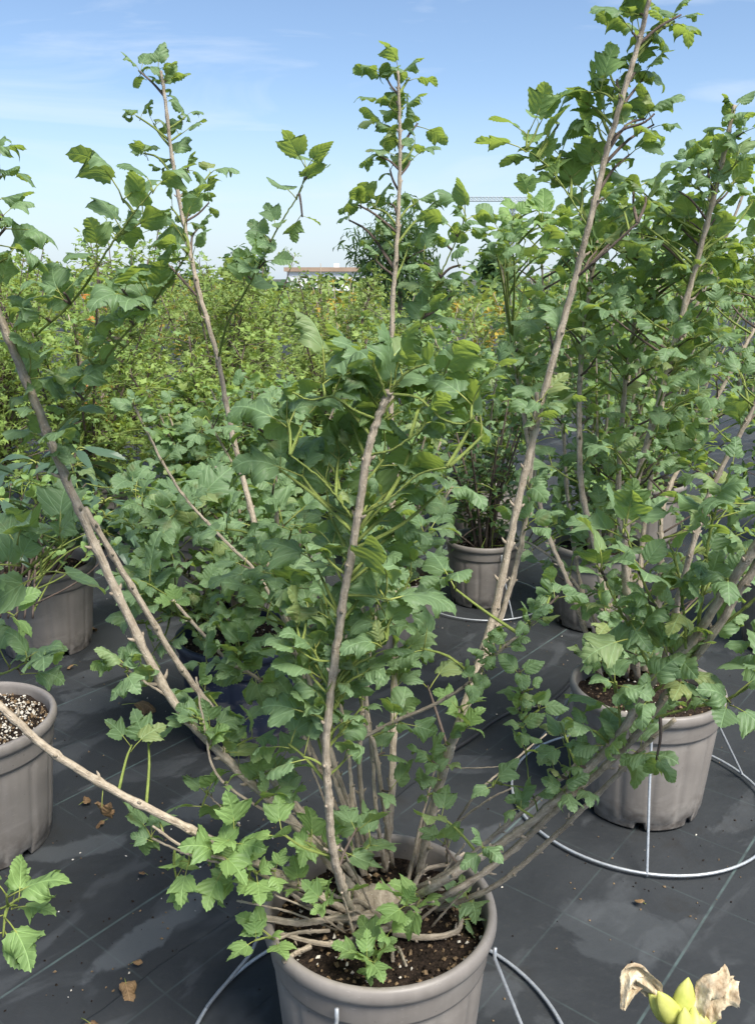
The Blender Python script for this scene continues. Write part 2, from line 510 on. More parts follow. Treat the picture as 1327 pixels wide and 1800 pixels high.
# ------------------------------------------------------------------ ground
def sheet(name, x0, x1, y0, y1, nx, ny, mat, zf):
    xs, ys = np.linspace(x0, x1, nx), np.linspace(y0, y1, ny)
    V = [(x, y, zf(x, y)) for y in ys for x in xs]
    T = []
    for j in range(ny - 1):
        for i in range(nx - 1):
            a = j * nx + i
            T += [(a, a + 1, a + nx + 1), (a, a + nx + 1, a + nx)]
    return mesh_np(name, V, T, mat)
gr = link("ground", sheet("ground", -1500, 1500, -300, 2600, 3, 3, M['ground'], lambda x, y: -0.02))
tag(gr, kind="structure", label="bare ground reaching to the horizon beyond the nursery")
def wob(x, y):
    return 0.003 * math.sin(2.3 * x + 1.1 * y) + 0.002 * math.sin(5.1 * x - 3.7 * y + 1.0)
wm = link("weed_mat", sheet("weed_mat", -16, 16, -3, 34, 161, 186, M['mat'], lambda x, y: wob(x, y) * (1 if y < 8 else 0)))
tag(wm, kind="structure", label="black woven weed mat covering the nursery floor")
# overlapping second length of mat: its edge runs along the marker threads
def strip_mat():
    a, b = PG(165, 1790), PG(420, 1606)
    d = (b - a).normalized()
    nrm = Vector((d.y, -d.x, 0))
    g = Geo()
    n = 90
    rows = []
    for j, off in enumerate((0.0, 0.0, 0.006, 0.03, 0.10, 0.25)):
        for i in range(n + 1):
            s = -1.6 + i * 2.75 / n
            p = a + d * s + nrm * (off + 0.003 * math.sin(s * 21) + 0.0015 * math.sin(s * 67))
            z = wob(p.x, p.y) + (0.0005, 0.010 + 0.004 * math.sin(s * 13), 0.0115 + 0.004 * math.sin(s * 13), 0.009, 0.005, 0.0005)[j]
            rows.append((p.x, p.y, z))
    T = []
    for j in range(5):
        for i in range(n):
            k = j * (n + 1) + i
            T += [(k, k + n + 1, k + n + 2), (k, k + n + 2, k + 1)]
    return mesh_np("weed_mat_overlap", rows, T, M['mat'])
tag(link("weed_mat_overlap", strip_mat()), kind="structure", label="raised overlapping edge of the weed mat left of the main pot")

# ------------------------------------------------------------------ pots and wire stands
def lathe(profile, seg, rfun=None, zfun=None):
    V, T = [], []
    for j, (r, z) in enumerate(profile):
        for k in range(seg):
            a = 2 * math.pi * k / seg
            rr = r + (rfun(j, a, z) if rfun else 0)
            zz = z + (zfun(j, a) if zfun else 0)
            V.append((rr * math.cos(a), rr * math.sin(a), zz))
    for j in range(len(profile) - 1):
        for k in range(seg):
            a, b = j * seg + k, j * seg + (k + 1) % seg
            T += [(a, b, b + seg), (a, b + seg, a + seg)]
    return np.array(V), np.array(T)
POT_R, POT_H = 0.218, 0.37
def make_pot_meshes(mat):
    seg = 168
    prof = [(0.150, 0.028), (0.170, 0.0), (0.1715, 0.004), (0.1735, 0.024), (0.1738, 0.03), (0.1775, 0.07), (0.183, 0.13), (0.189, 0.2), (0.1945, 0.262),
            (0.1960, 0.278), (0.1975, 0.284), (0.2035, 0.287), (0.2045, 0.292), (0.2065, 0.335)]
    def rf(j, a, z):
        if j < 4 or z > 0.265: return 0.0
        u = (a * 14 / (2 * math.pi)) % 1.0
        d = min(u, 1 - u)
        e = 1.0 if d > 0.12 else (0.0 if d < 0.05 else (d - 0.05) / 0.07)
        return 0.0042 * e
    def zf(j, a):
        if j not in (1, 2): return 0.0
        u = (a * 7 / (2 * math.pi) + 0.23) % 1.0
        return 0.022 if u < 0.16 else 0.0
    V, T = lathe(prof, seg, rf, zf)
    body = mesh_np("pot_body", V, T, mat)
    prof = [(0.2063, 0.334), (0.2105, 0.336), (0.2150, 0.340), (0.2180, 0.348), (0.2182, 0.357), (0.2160, 0.366), (0.2110, 0.3705), (0.2050, 0.3700),
            (0.2010, 0.366), (0.1990, 0.358), (0.1975, 0.33), (0.193, 0.27)]
    V, T = lathe(prof, 96)
    rim = mesh_np("pot_rim", V, T, mat)
    return body, rim
POT_MESH = {'taupe': make_pot_meshes(M['pot']), 'navy': make_pot_meshes(M['pot_navy'])}
def soil_mesh(seed, zs):
    rg = np.random.default_rng(seed)
    nr, ns = 22, 64
    V, T = [(0, 0, zs + 0.012)], []
    ph = rg.uniform(0, 6.28, 6)
    for j in range(1, nr + 1):
        r = 0.1985 * j / nr
        for k in range(ns):
            a = 2 * math.pi * k / ns
            x, y = r * math.cos(a), r * math.sin(a)
            z = zs + 0.010 * (1 - (r / 0.2) ** 2) + 0.006 * math.sin(22 * x + ph[0]) * math.sin(26 * y + ph[1]) + rg.uniform(-0.004, 0.004)
            V.append((x, y, z))
    for k in range(ns):
        T.append((0, 1 + k, 1 + (k + 1) % ns))
    for j in range(nr - 1):
        for k in range(ns):
            a, b = 1 + j * ns + k, 1 + j * ns + (k + 1) % ns
            T += [(a, a + ns, b + ns), (a, b + ns, b)]
    return mesh_np("soil", V, T, M['soil'])
OCT_V = np.array([(1, 0, 0), (-1, 0, 0), (0, 1, 0), (0, -1, 0), (0, 0, 1), (0, 0, -1)], np.float32)
OCT_T = np.array([(0, 2, 4), (2, 1, 4), (1, 3, 4), (3, 0, 4), (2, 0, 5), (1, 2, 5), (3, 1, 5), (0, 3, 5)])
def crumbs(g, pts, smin, smax, rg, mchoice=(0,)):
    for p in pts:
        s = rg.uniform(smin, smax)
        sc = rg.uniform(0.6, 1.3, 3) * s
        a = rg.uniform(0, 6.28)
        c, s2 = math.cos(a), math.sin(a)
        V = (OCT_V + rg.uniform(-0.25, 0.25, OCT_V.shape)) * sc
        V = np.stack([V[:, 0] * c - V[:, 1] * s2, V[:, 0] * s2 + V[:, 1] * c, V[:, 2]], 1) + np.asarray(p)
        g.add(V, OCT_T, m=int(rg.choice(mchoice)))
def pot(c, label, kind='taupe', group="plant pots on the weed mat", soil=True, rz=0.0, seed=0, zs=0.318, n_crumb=350, scale=1.0):
    o = empty("plant_pot", (c[0], c[1], 0.004), label, "plant pot", group, rz)
    o.scale = (scale, scale, scale)
    b, r = POT_MESH[kind]
    link("body", b, o)
    link("rim", r, o)
    if soil:
        s = link("soil", soil_mesh(seed, zs), o)
        rg = np.random.default_rng(seed + 5)
        g = Geo()
        pts = []
        for _ in range(n_crumb):
            a, q = rg.uniform(0, 6.28), 0.192 * math.sqrt(rg.uniform(0, 1))
            pts.append((q * math.cos(a), q * math.sin(a), zs + 0.010 * (1 - (q / 0.2) ** 2) + rg.uniform(0.0, 0.007)))
        crumbs(g, pts, 0.0012, 0.0055, rg, (0, 1, 1, 1, 1, 2, 2, 2) if n_crumb < 2000 else (0, 0, 1, 1, 2))
        k = link("soil_crumbs", g.mesh("soil_crumbs", [M['perlite'], M['bits'], M['soil']], False), s)
        k["kind"] = "stuff"
    return o
def wire_stand(c, label, a0, n=3, R=0.37, group="round wire pot stands"):
    o = empty("wire_stand", (c[0], c[1], 0.012), label, "pot stand", group)
    ring = [Vector((R * math.cos(2 * math.pi * k / 96), R * math.sin(2 * math.pi * k / 96), 0.0)) for k in range(97)]
    V, T, U = tube_geo(ring, [0.0042] * 97, 8)
    link("ground_ring", mesh_np("ground_ring", V, T, M['wire'], U), o)
    R2 = 0.2135
    for k in range(n):
        a = a0 + 2 * math.pi * k / n
        ca, sa = math.cos(a), math.sin(a)
        path = [Vector((r * ca, r * sa, z)) for r, z in ((R + 0.002, -0.006), (R - 0.002, 0.006), (R2 + 0.06, 0.17), (R2 + 0.006, 0.30), (R2 + 0.006, 0.322))]
        V, T, U = tube_geo(path, [0.0038] * 5, 7)
        link("leg", mesh_np("leg", V, T, M['wire'], U), o)
    return o
C_MAIN = PG(667, 1589, POT_H); C_RIGHT = PG(1137, 1203, POT_H); C_LEFT = PG(-52, 1262, POT_H)
C_LBACK = PG(72, 988, POT_H); C_MID = PG(849, 947, POT_H * .825); C_SMALL = PG(690, 1008, POT_H * .9); C_NAVY = PG(425, 1112, POT_H)
pot(C_MAIN, "taupe plastic pot with ribbed wall at the bottom centre of the photo", seed=1, rz=0.3, n_crumb=900)
pot(C_RIGHT, "taupe ribbed pot at right standing inside the wide wire ring", seed=2, rz=0.1)
pot(C_LEFT, "taupe pot cut off by the left edge with pale gritty soil", seed=3, rz=0.5, zs=0.335, n_crumb=2200)
pot(C_LBACK, "taupe pot at left back under long narrow dark leaves", seed=4, rz=0.2)
pot(C_MID, "taupe pot with dark soil right of centre in the second row", seed=5, rz=0.0, scale=.825)
pot(C_SMALL, "taupe pot half hidden behind the central stem", seed=6, rz=0.6, scale=.9)
pot(C_NAVY, "dark navy pot in the shade left of the central stem", 'navy', seed=7, rz=0.6)
def ang_to(c, px, py):
    p = PG(px, py)
    return math.atan2(p.y - c.y, p.x - c.x)
wire_stand(C_MAIN, "galvanised wire stand round the bottom centre pot", ang_to(C_MAIN, 600, 1850) , 4, 0.385)
wire_stand(C_RIGHT, "galvanised wire stand with wide ring round the right pot", ang_to(C_RIGHT, 1135, 1535), 3, 0.372)
wire_stand(C_MID, "wire stand of the pot right of centre in the second row", -1.2).scale = (.825, .825, .825)

# ------------------------------------------------------------------ leaves
OUT = {
    'vib': [(0.0, 0.015), (-0.06, 0.14), (-0.01, 0.29), (0.13, 0.40), (0.32, 0.46), (0.50, 0.53), (0.63, 0.52), (0.60, 0.38), (0.60, 0.27), (0.74, 0.25), (0.90, 0.13), (1.0, 0.0)],
    'lobed': [(0.0, 0.015), (-0.05, 0.15), (0.02, 0.30), (0.18, 0.40), (0.38, 0.50), (0.58, 0.56), (0.56, 0.38), (0.50, 0.21), (0.66, 0.22), (0.82, 0.20), (0.92, 0.09), (1.0, 0.0)],
    'round': [(0.0, 0.015), (-0.05, 0.14), (0.03, 0.28), (0.18, 0.37), (0.36, 0.40), (0.54, 0.385), (0.66, 0.33), (0.76, 0.26), (0.86, 0.18), (0.94, 0.08), (1.0, 0.0)],
    'maple': [(0.0, 0.01), (-0.10, 0.20), (-0.02, 0.42), (0.12, 0.24), (0.34, 0.40), (0.55, 0.55), (0.50, 0.30), (0.48, 0.16), (0.68, 0.17), (0.84, 0.09), (1.0, 0.0)],
    'lance': [(0.0, 0.008), (0.10, 0.055), (0.28, 0.105), (0.46, 0.125), (0.64, 0.115), (0.80, 0.08), (0.92, 0.035), (1.0, 0.0)],
    'ovate': [(0.0, 0.01), (0.10, 0.15), (0.30, 0.25), (0.52, 0.24), (0.78, 0.13), (1.0, 0.0)],
}
def resample(pts, n):
    A = np.array(pts, float)
    d = np.concatenate([[0], np.cumsum(np.linalg.norm(np.diff(A, axis=0), axis=1))])
    s = np.linspace(0, d[-1], n)
    return np.stack([np.interp(s, d, A[:, 0]), np.interp(s, d, A[:, 1])], 1)
def leaf_geo(shape, style, seed, lod):
    """unit leaf: petiole starts at the origin, lamina of length 1 follows along +X, upper side +Z"""
    rg = np.random.default_rng(seed)
    o = OUT[shape]
    if lod == 0:
        A = resample(o, 25)
        nrm = np.gradient(A, axis=0)
        nrm = np.stack([-nrm[:, 1], nrm[:, 0]], 1)
        nrm /= np.maximum(np.linalg.norm(nrm, axis=1, keepdims=True), 1e-6)
        amp = (0.016 if shape in ('vib', 'round', 'lobed') else 0.006)
        zig = np.where(np.arange(len(A)) % 2 == 0, amp, -amp) * rg.uniform(0.6, 1.4, len(A))
        zig[0] = zig[-1] = 0
        A = A + nrm * zig[:, None]
        S = (0.0, 0.5, 0.82, 1.0)
    elif lod == 1:
        A = np.array(o)
        A[1:-1] += rg.uniform(-0.018, 0.018, (len(A) - 2, 2))
        S = (0.0, 0.6, 1.0)
    else:
        A = np.array(o)
        A = A[[0] + list(range(2, len(A) - 1, 3 if len(A) > 8 else 2)) + [len(A) - 1]] if shape != 'maple' else A[[0, 2, 3, 5, 7, 10]]
        S = (0.0, 1.0)
    n = len(A)
    tm = np.linspace(0, 1, n) ** 1.1
    asym = rg.uniform(0.9, 1.1)
    pts, uvs, tris = [], [], []
    for side in (1, -1):
        k0 = len(pts)
        for s in S:
            for i in range(n):
                x = tm[i] * (1 - s) + A[i, 0] * s
                y = side * A[i, 1] * s * (asym if side > 0 else 1 / asym)
                pts.append((x, y))
                uvs.append((x, y + 0.5))
        for j in range(len(S) - 1):
            for i in range(n - 1):
                a, b, c, d = k0 + j * n + i, k0 + j * n + i + 1, k0 + (j + 1) * n + i + 1, k0 + (j + 1) * n + i
                tr = [(a, b, c), (a, c, d)]
                tris += tr if side > 0 else [(p, r, q) for p, q, r in tr]
    pts = np.array(pts)
    x, y = pts[:, 0], pts[:, 1]
    ay = np.abs(y)
    z = 0.016 * np.abs(np.sin(math.pi * 5.5 * (x - 0.8 * ay))) * np.minimum(1, ay * 6)
    if style == 'curl':
        ky, kx, vf = rg.uniform(2.6, 6.0), rg.uniform(0.2, 1.3), rg.uniform(-0.1, 0.12)
        ky2 = ky * rg.uniform(0.45, 1.25)
    elif style == 'arch':
        ky, kx, vf = rg.uniform(1.3, 3.8), rg.uniform(0.3, 1.1), rg.uniform(-0.05, 0.25)
        ky2 = ky * rg.uniform(0.7, 1.3)
    else:
        ky, kx, vf = rg.uniform(-0.2, 0.9), rg.uniform(0.15, 0.8), rg.uniform(0.0, 0.3)
        ky2 = ky
    z = z + vf * ay + 0.025 * np.sin(7 * x + rg.uniform(0, 6)) * np.minimum(1, ay * 4) + 0.03 * np.sin(5 * x + 3 * y + rg.uniform(0, 6)) * x + (0.035 if style != 'flat' else 0.015) * np.sin(10 * x + rg.uniform(0, 6)) * np.sin(9 * ay + rg.uniform(0, 6)) * np.minimum(1, ay * 5)
    kk = np.where(y > 0, ky, ky2)
    if style != 'flat':
        p1, p2 = rg.uniform(0, 6.28, 2)
        kk = kk * (0.75 + 0.55 * np.sin(math.pi * 1.7 * x + np.where(y > 0, p1, p2)))        # the roll varies along the margin
        z = z + 0.17 * ay * np.sin(rg.uniform(5, 9) * x + rg.uniform(0, 6.28) + np.where(y > 0, 0, 2.0)) * np.minimum(1, ay * 3)
    a = kk * y * (0.35 + 1.3 * ay)
    aa = np.where(np.abs(a) < 1e-4, 1e-4, a)
    yy = y * np.sin(aa) / aa
    zz = z * np.cos(aa) - ay * np.abs((1 - np.cos(aa)) / aa) * np.sign(kk)
    tw = rg.uniform(-0.9, 0.9) * x
    yy, zz = yy * np.cos(tw) - zz * np.sin(tw), yy * np.sin(tw) + zz * np.cos(tw)
    b = kx * x * (0.35 + 0.8 * x)
    bb = np.where(np.abs(b) < 1e-4, 1e-4, b)
    xx = x * np.sin(bb) / bb + zz * np.sin(bb)
    z3 = -x * (1 - np.cos(bb)) / bb + zz * np.cos(bb)
    sk = rg.uniform(-0.18, 0.18)
    yy = yy + sk * xx * xx
    # petiole
    pl = {'vib': rg.uniform(0.32, 0.62), 'lobed': rg.uniform(0.3, 0.6), 'round': rg.uniform(0.25, 0.5), 'maple': rg.uniform(0.4, 0.8), 'lance': 0.12, 'ovate': 0.15}[shape]
    rise = rg.uniform(0.0, 0.16)
    V = np.stack([xx + pl, yy, z3 + rise], 1)
    g = Geo()
    g.add(V, tris, uvs, 0)
    if lod < 2:
        path = [Vector((0, 0, 0)), Vector((pl * 0.5, 0, rise * 0.75)), Vector((pl, 0, rise - 0.004)), Vector((pl + 0.18, 0, rise + float(z3[n // 4 if n > 6 else 1]) * 0.6 - 0.012))]
        PV, PT, PU = tube_geo(path, [0.021, 0.016, 0.017, 0.008], 5 if lod == 0 else 3)
        g.add(PV, PT, PU, 1)
    return (np.concatenate(g.V), np.concatenate(g.T), np.concatenate(g.U), np.concatenate(g.M))
NVAR = {0: 14, 1: 8, 2: 6}
_geo, _mesh = {}, {}
def leaf_variant(shape, style, lod, k):
    key = (shape, style, lod, k)
    if key not in _geo:
        _geo[key] = leaf_geo(shape, style, k * 31 + {'vib': 1, 'round': 2, 'maple': 3, 'lance': 4, 'ovate': 5, 'lobed': 6}[shape] * 1000 + {'curl': 1, 'arch': 2, 'flat': 3}[style] * 100000, lod)
    return _geo[key]
def leaf_mesh(shape, style, lod, k, mat):
    key = (shape, style, lod, k, mat)
    if key not in _mesh:
        V, T, U, Mi = leaf_variant(shape, style, lod, k)
        _mesh[key] = mesh_np("leaf", V, T, [M[mat], M['petiole']], U, None, Mi)
    return _mesh[key]
def frame(o, d, up, s):
    x = d.normalized()
    y = up.cross(x)
    if y.length < 1e-3:
        y = Vector((0, 1, 0)).cross(x)
    y.normalize()
    z = x.cross(y)
    m = Matrix(((x.x, y.x, z.x, o.x), (x.y, y.y, z.y, o.y), (x.z, y.z, z.z, o.z), (0, 0, 0, 1)))
    return m @ Matrix.Diagonal((s, s, s, 1))

class Shrub:
    def __init__(self, name, base, label, cat="shrub", group=None, seed=0, lod=(0, 1), max_leaf=300, min_px=9):
        self.root = empty(name, base, label, cat, group)
        self.base = Vector(base)
        self.rd = random.Random(seed)
        self.leaves, self.samples = [], []
        self.twig_parts, self.twigs = [], Geo()
        self.lod, self.max_leaf, self.min_px = lod, max_leaf, min_px
        self.n_twig, self.rk, self.sk, self.more, self.pull = 0, 1.0, 1.0, 0.0, 0.1
    def stem(self, pts, r0, r1, mat='bark', sides=9, attach=True, node=0.075, part="stem", rough=1.0):
        r0, r1 = r0 * self.rk * (.62 if mat == 'shoot' else 1), r1 * self.rk * (.62 if mat == 'shoot' else 1)
        n_per = 12 if sides > 8 else 7
        path = catmull(pts, n_per)
        n = len(path)
        rd = self.rd
        rad, L, nxt, nodes = [], 0.0, rd.uniform(0.02, node), []
        for i, p in enumerate(path):
            t = i / (n - 1)
            r = r0 + (r1 - r0) * t
            if i:
                L += (p - path[i - 1]).length
            bump = 0.0
            if L > nxt:
                bump = 0.26
                nodes.append(i)
                nxt += node * rd.uniform(0.8, 1.25)
            rad.append(r * (1 + bump * rough + rough * rd.uniform(-0.035, 0.035)))
        loc = [p - self.base + Vector((rd.gauss(0, 0.0005), rd.gauss(0, 0.0005), 0)) * rough for p in path]
        V, T, U = tube_geo(loc, rad, sides, rd.uniform(0, 5))
        if sides > 8 and mat != 'shoot':
            g = Geo().add(V, T, U)
            for i in nodes:
                if i < 1 or i > n - 2: continue
                ax = (loc[i + 1] - loc[i - 1]).normalized()
                e = ax.orthogonal().normalized()
                e = (e * math.cos(i * 1.9) + ax.cross(e) * math.sin(i * 1.9))
                for sg in (1, -1):
                    if rd.random() < .2: continue
                    q = rd.uniform(.5, 1.5) * rad[i]
                    b0 = loc[i] + e * sg * rad[i] * .7
                    bv, bt, bu = tube_geo([b0, b0 + e * sg * q * .6 + ax * q * .4, b0 + e * sg * q + ax * q * .9], [rad[i] * .42, rad[i] * .32, rad[i] * .12], 5)
                    g.add(bv, bt, bu)
            link(part, g.mesh(part, M[mat]), self.root)
        else:
            link(part, mesh_np(part, V, T, M[mat], U), self.root)
        if attach:
            for i in range(n):
                self.samples.append((path[i], i / (n - 1)))
        return path
    def twig(self, a, b, r0=0.003, r1=0.0016, mat='shoot', part=True, sag=0.0):
        mid = a.lerp(b, 0.5)
        out = Vector((b.x - a.x, b.y - a.y, 0))
        mid += out * 0.05 + Vector((self.rd.gauss(0, .03), self.rd.gauss(0, .03), self.rd.uniform(-.06, .16))) * (b - a).length
        path = catmull([a, mid, b], 3)
        V, T, U = tube_geo([p - self.base for p in path], [r0 + (r1 - r0) * i / 6 for i in range(7)], 5, self.rd.uniform(0, 5))
        if part:
            link("twig", mesh_np("twig", V, T, M[mat], U), self.root)
        else:
            self.twigs.add(V, T, U, 0 if mat == 'shoot' else 1)
            self.n_twig += 1
        return path
    def nearest(self, p, lo=0.0, above=None):
        best, bd = None, 1e9
        for q, t in self.samples:
            if t < lo: continue
            hz = math.hypot(q.x - p.x, q.y - p.y)
            d = hz + abs(p.z - 0.65 * hz - q.z)                # shoots leave the stem below their tip
            if d < bd:
                best, bd = q, d
        return best
    def leaf(self, o, d, up, s, shape='vib', style='curl', mat='leaf'):
        self.leaves.append((frame(o, d, up, s), s, shape, style, mat))
    def cluster(self, p, n=2, size=0.07, style='curl', mat='leaf', shape='vib', part=True, a=None, twig_mat=None, droop=None, lone=False):
        rd = self.rd
        a = a or self.nearest(p)
        d = (p - a)
        L = d.length
        if L > 0.012:
            p = a + d * max(0.25, 1 - self.pull * size / L)                 # the twig stops short: leaves reach on to p
            L = (p - a).length
            self.twig(a, p, min(0.0040, 0.0020 + L * 0.010), 0.0017, twig_mat or ('shoot' if mat == 'leaf_young' or rd.random() < 0.65 else 'bark_dark'), part)
        d = d.normalized() if L > 1e-4 else Vector((0, 0, 1))
        d = (d + Vector((0, 0, 0.5))).normalized()
        e = Vector((rd.uniform(-1, 1), rd.uniform(-1, 1), rd.uniform(-0.3, 0.3)))
        e = (e - d * e.dot(d)).normalized()
        f = d.cross(e)
        if rd.random() < self.more: n += 1
        mixed = shape == 'vib'
        for k in range(n):
            if mixed: shape = rd.choice(('vib', 'vib', 'lobed', 'lobed', 'round'))
            az = math.pi * k + (math.pi / 2) * (k // 2) + rd.uniform(-0.45, 0.45)
            if n == 3: az = k * 2.1 + rd.uniform(-0.4, 0.4)
            side = e * math.cos(az) + f * math.sin(az)
            ld = side * rd.uniform(0.55, 1.0) + d * rd.uniform(0.35, 0.85)
            ld.z += {'curl': rd.uniform(-0.25, 0.35), 'arch': rd.uniform(-0.1, 0.4), 'flat': rd.uniform(0.0, 0.35)}[style] if droop is None else droop
            up = Vector((rd.gauss(0, 0.35), rd.gauss(0, 0.35) - 0.12, 1.0)) + d * 0.3
            s = size * rd.uniform(0.62, 1.22)
            self.leaf(p - d * rd.uniform(0, 0.012) * (k // 2 + 1), ld, up, s, shape, style, mat)
    def px(self, items, Y, **kw):
        """clusters given as (x, y[, count[, size]]) in photo pixels at distance Y"""
        for it in items:
            n = it[2] if len(it) > 2 else 2
            k = dict(kw)
            if k.pop('thin', 0) > self.rd.random(): n = 1
            if len(it) > 3: k['size'] = it[3]
            k['size'] = k.get('size', .07) * self.sk
            self.cluster(P(it[0], it[1], Y + self.rd.uniform(-0.05, 0.05)), n, **k)
    def finish(self):
        items = []
        for mtx, s, shape, style, mat in self.leaves:
            c = mtx @ Vector((0.6, 0, 0))
            x, y, dz = project(c)
            pxs = s * FPX / dz
            inside = -30 < x < 1357 and -30 < y < 1830
            items.append(((pxs if inside else pxs * 0.01), mtx, s, shape, style, mat, pxs))
        items.sort(key=lambda t: -t[0])
        rest = {}
        rd = self.rd
        inv = Matrix.Translation(-self.base)
        for i, (key, mtx, s, shape, style, mat, pxs) in enumerate(items):
            if i < self.max_leaf and key >= self.min_px:
                k = rd.randrange(NVAR[self.lod[0]])
                o = bpy.data.objects.new("leaf", leaf_mesh(shape, style, self.lod[0], k, mat))
                COL.objects.link(o)
                o.parent = self.root
                o.matrix_basis = inv @ mtx
            else:
                rest.setdefault(mat, []).append((inv @ mtx, shape, style))
        for mat, lst in rest.items():
            g = Geo()
            for mtx, shape, style in lst:
                V, T, U, Mi = leaf_variant(shape, style, self.lod[1], rd.randrange(NVAR[self.lod[1]]))
                A = np.array(mtx)
                g.add(V @ A[:3, :3].T + A[:3, 3], T, U, Mi, rd.random())
            o = link("foliage", g.mesh("foliage", [M[mat], M['petiole']]), self.root)
            o["kind"] = "stuff"
        if self.n_twig:
            o = link("twigs", self.twigs.mesh("twigs", [M['shoot'], M['bark_dark']]), self.root)
            o["kind"] = "stuff"
        return self.root

# ------------------------------------------------------------------ the main shrub
YS = C_MAIN.y / 1.08                                # traced depths are relative to a pot centre at 1.08
main = Shrub("viburnum_shrub", (C_MAIN.x, C_MAIN.y, 0.325), "tall many-stemmed shrub with curled lobed leaves in the bottom centre pot", group="viburnum shrubs in pots", seed=11, lod=(0, 0))
main.rk, main.sk = .60, .66
main.more, main.pull = .45, .72
def tr(*pts, k=YS):
    return [P(a, b, c * k) for a, b, c in pts]
ms = main.stem
def soil_pt(px, py, z=0.34): return PG(px, py, z)
# thick stems traced in the photograph (x, y, relative depth)
ms([soil_pt(640, 1585)] + tr((520, 1450, 1.07), (400, 1335, 1.06), (300, 1225, 1.05), (205, 1040, 1.04), (120, 850, 1.02), (60, 700, 1.0), (2, 562, .98), (-42, 440, .97), (-60, 330, .97), (-50, 240, .97)), .0140, .0080, sides=12)
ms([soil_pt(650, 1570)] + tr((545, 1452, 1.12), (440, 1325, 1.11), (330, 1190, 1.10), (225, 1020, 1.08), (150, 893, 1.06)), .0105, .0085, sides=10)
ms([soil_pt(640, 1560)] + tr((560, 1462, 1.15), (500, 1392, 1.16), (430, 1312, 1.17)), .0105, .0095, sides=10)
ms([soil_pt(610, 1600)] + tr((480, 1532, 1.03), (370, 1475, 1.0), (220, 1400, .98), (90, 1320, .96), (0, 1240, .95), (-60, 1190, .94), (-140, 1080, .94)), .0120, .0095, sides=11)
ms([soil_pt(560, 1590)] + tr((430, 1523, 1.0), (330, 1492, .99), (268, 1452, .98)), .0058, .0036)
ms(tr((440, 1528, 1.0), (340, 1505, 1.0), (268, 1474, 1.0)), .0040, .0030)
s3 = ms([soil_pt(672, 1606, .35), soil_pt(650, 1606, .352), soil_pt(624, 1608, .36)] + tr((600, 1555, .985), (583, 1480, .96), (578, 1400, .95), (573, 1310, .945), (586, 1180, .94), (606, 1040, .93), (626, 930, .92), (646, 800, .915), (664, 735, .915), (684, 688, .91)), .0128, .0088, sides=12, node=.09)
s4 = ms([soil_pt(676, 1530)] + tr((688, 1400, 1.19), (692, 1250, 1.24), (695, 1100, 1.27), (690, 950, 1.3), (687, 750, 1.33), (689, 560, 1.35), (698, 420, 1.36), (703, 300, 1.37), (702, 200, 1.37), (699, 125, 1.37)), .0135, .0042, sides=10)
s5 = ms([soil_pt(655, 1530)] + tr((600, 1400, 1.24), (560, 1270, 1.29), (512, 1110, 1.34), (465, 980, 1.37), (430, 850, 1.4), (400, 720, 1.42), (382, 625, 1.43), (350, 512, 1.44), (325, 400, 1.45), (305, 290, 1.45), (290, 170, 1.45), (283, 125, 1.45)), .0135, .0048, sides=10)
ms([soil_pt(660, 1530)] + tr((590, 1350, 1.2), (545, 1200, 1.24), (518, 1110, 1.24), (497, 1035, 1.23), (488, 930, 1.21), (484, 830, 1.2), (487, 760, 1.2), (490, 700, 1.2)), .0085, .0048)
s7 = ms([soil_pt(735, 1540)] + tr((775, 1370, 1.14), (830, 1200, 1.17), (868, 1080, 1.19), (900, 930, 1.2), (936, 770, 1.21), (975, 620, 1.21), (1010, 490, 1.21), (1035, 395, 1.2), (1065, 270, 1.2), (1095, 165, 1.19), (1120, 80, 1.19), (1140, 0, 1.18), (1152, -70, 1.18)), .0140, .0056, sides=12)
ms([soil_pt(720, 1535)] + tr((790, 1325, 1.22), (840, 1190, 1.25), (885, 1070, 1.27), (918, 945, 1.29), (936, 790, 1.3), (944, 690, 1.3)), .0115, .0070)
# low bundle leaning right and towards the camera
ms([soil_pt(690, 1600, .345)] + tr((770, 1553, .985), (880, 1483, .96), (947, 1433, .935), (1038, 1345, .905), (1089, 1290, .88), (1150, 1192, .85), (1217, 1125, .83), (1270, 1045, .80), (1335, 950, .77), (1410, 840, .75)), .0118, .0090, sides=11)
ms([soil_pt(715, 1600, .345)] + tr((790, 1570, .995), (880, 1512, .975), (991, 1410, .94), (1060, 1350, .92), (1120, 1290, .89), (1190, 1195, .86), (1250, 1118, .82), (1327, 995, .79), (1400, 905, .77)), .0092, .0078, sides=10)
ms([soil_pt(700, 1575, .345)] + tr((790, 1530, 1.03), (880, 1458, 1.01), (975, 1378, .99), (1060, 1300, .96), (1130, 1252, .94)), .0072, .0045)
ms([soil_pt(765, 1600, .345)] + tr((865, 1560, 1.035), (947, 1494, 1.01), (1025, 1421, .98), (1089, 1357, .96), (1136, 1307, .945), (1185, 1265, .93)), .0085, .0058)
ms(tr((1185, 1160, .845), (1160, 1085, .845), (1120, 1000, .845), (1098, 925, .84)), .0062, .0034, 'shoot')
ms(tr((1150, 1195, .85), (1120, 1130, .86), (1085, 1065, .865), (1060, 1010, .865)), .0060, .0034, 'shoot')
ms(tr((1225, 1110, .83), (1238, 1010, .825), (1250, 920, .82), (1285, 820, .81)), .0068, .0034, 'shoot')
ms(tr((1205, 1140, .83), (1200, 1070, .83), (1190, 1000, .83), (1175, 950, .83)), .0055, .0032, 'shoot')
ms(tr((1090, 1290, .88), (1085, 1230, .87), (1070, 1180, .87)), .0050, .0032, 'shoot')
ms(tr((947, 1433, .94), (930, 1390, .95), (890, 1380, .96), (855, 1375, .97)), .0038, .0024, 'shoot')
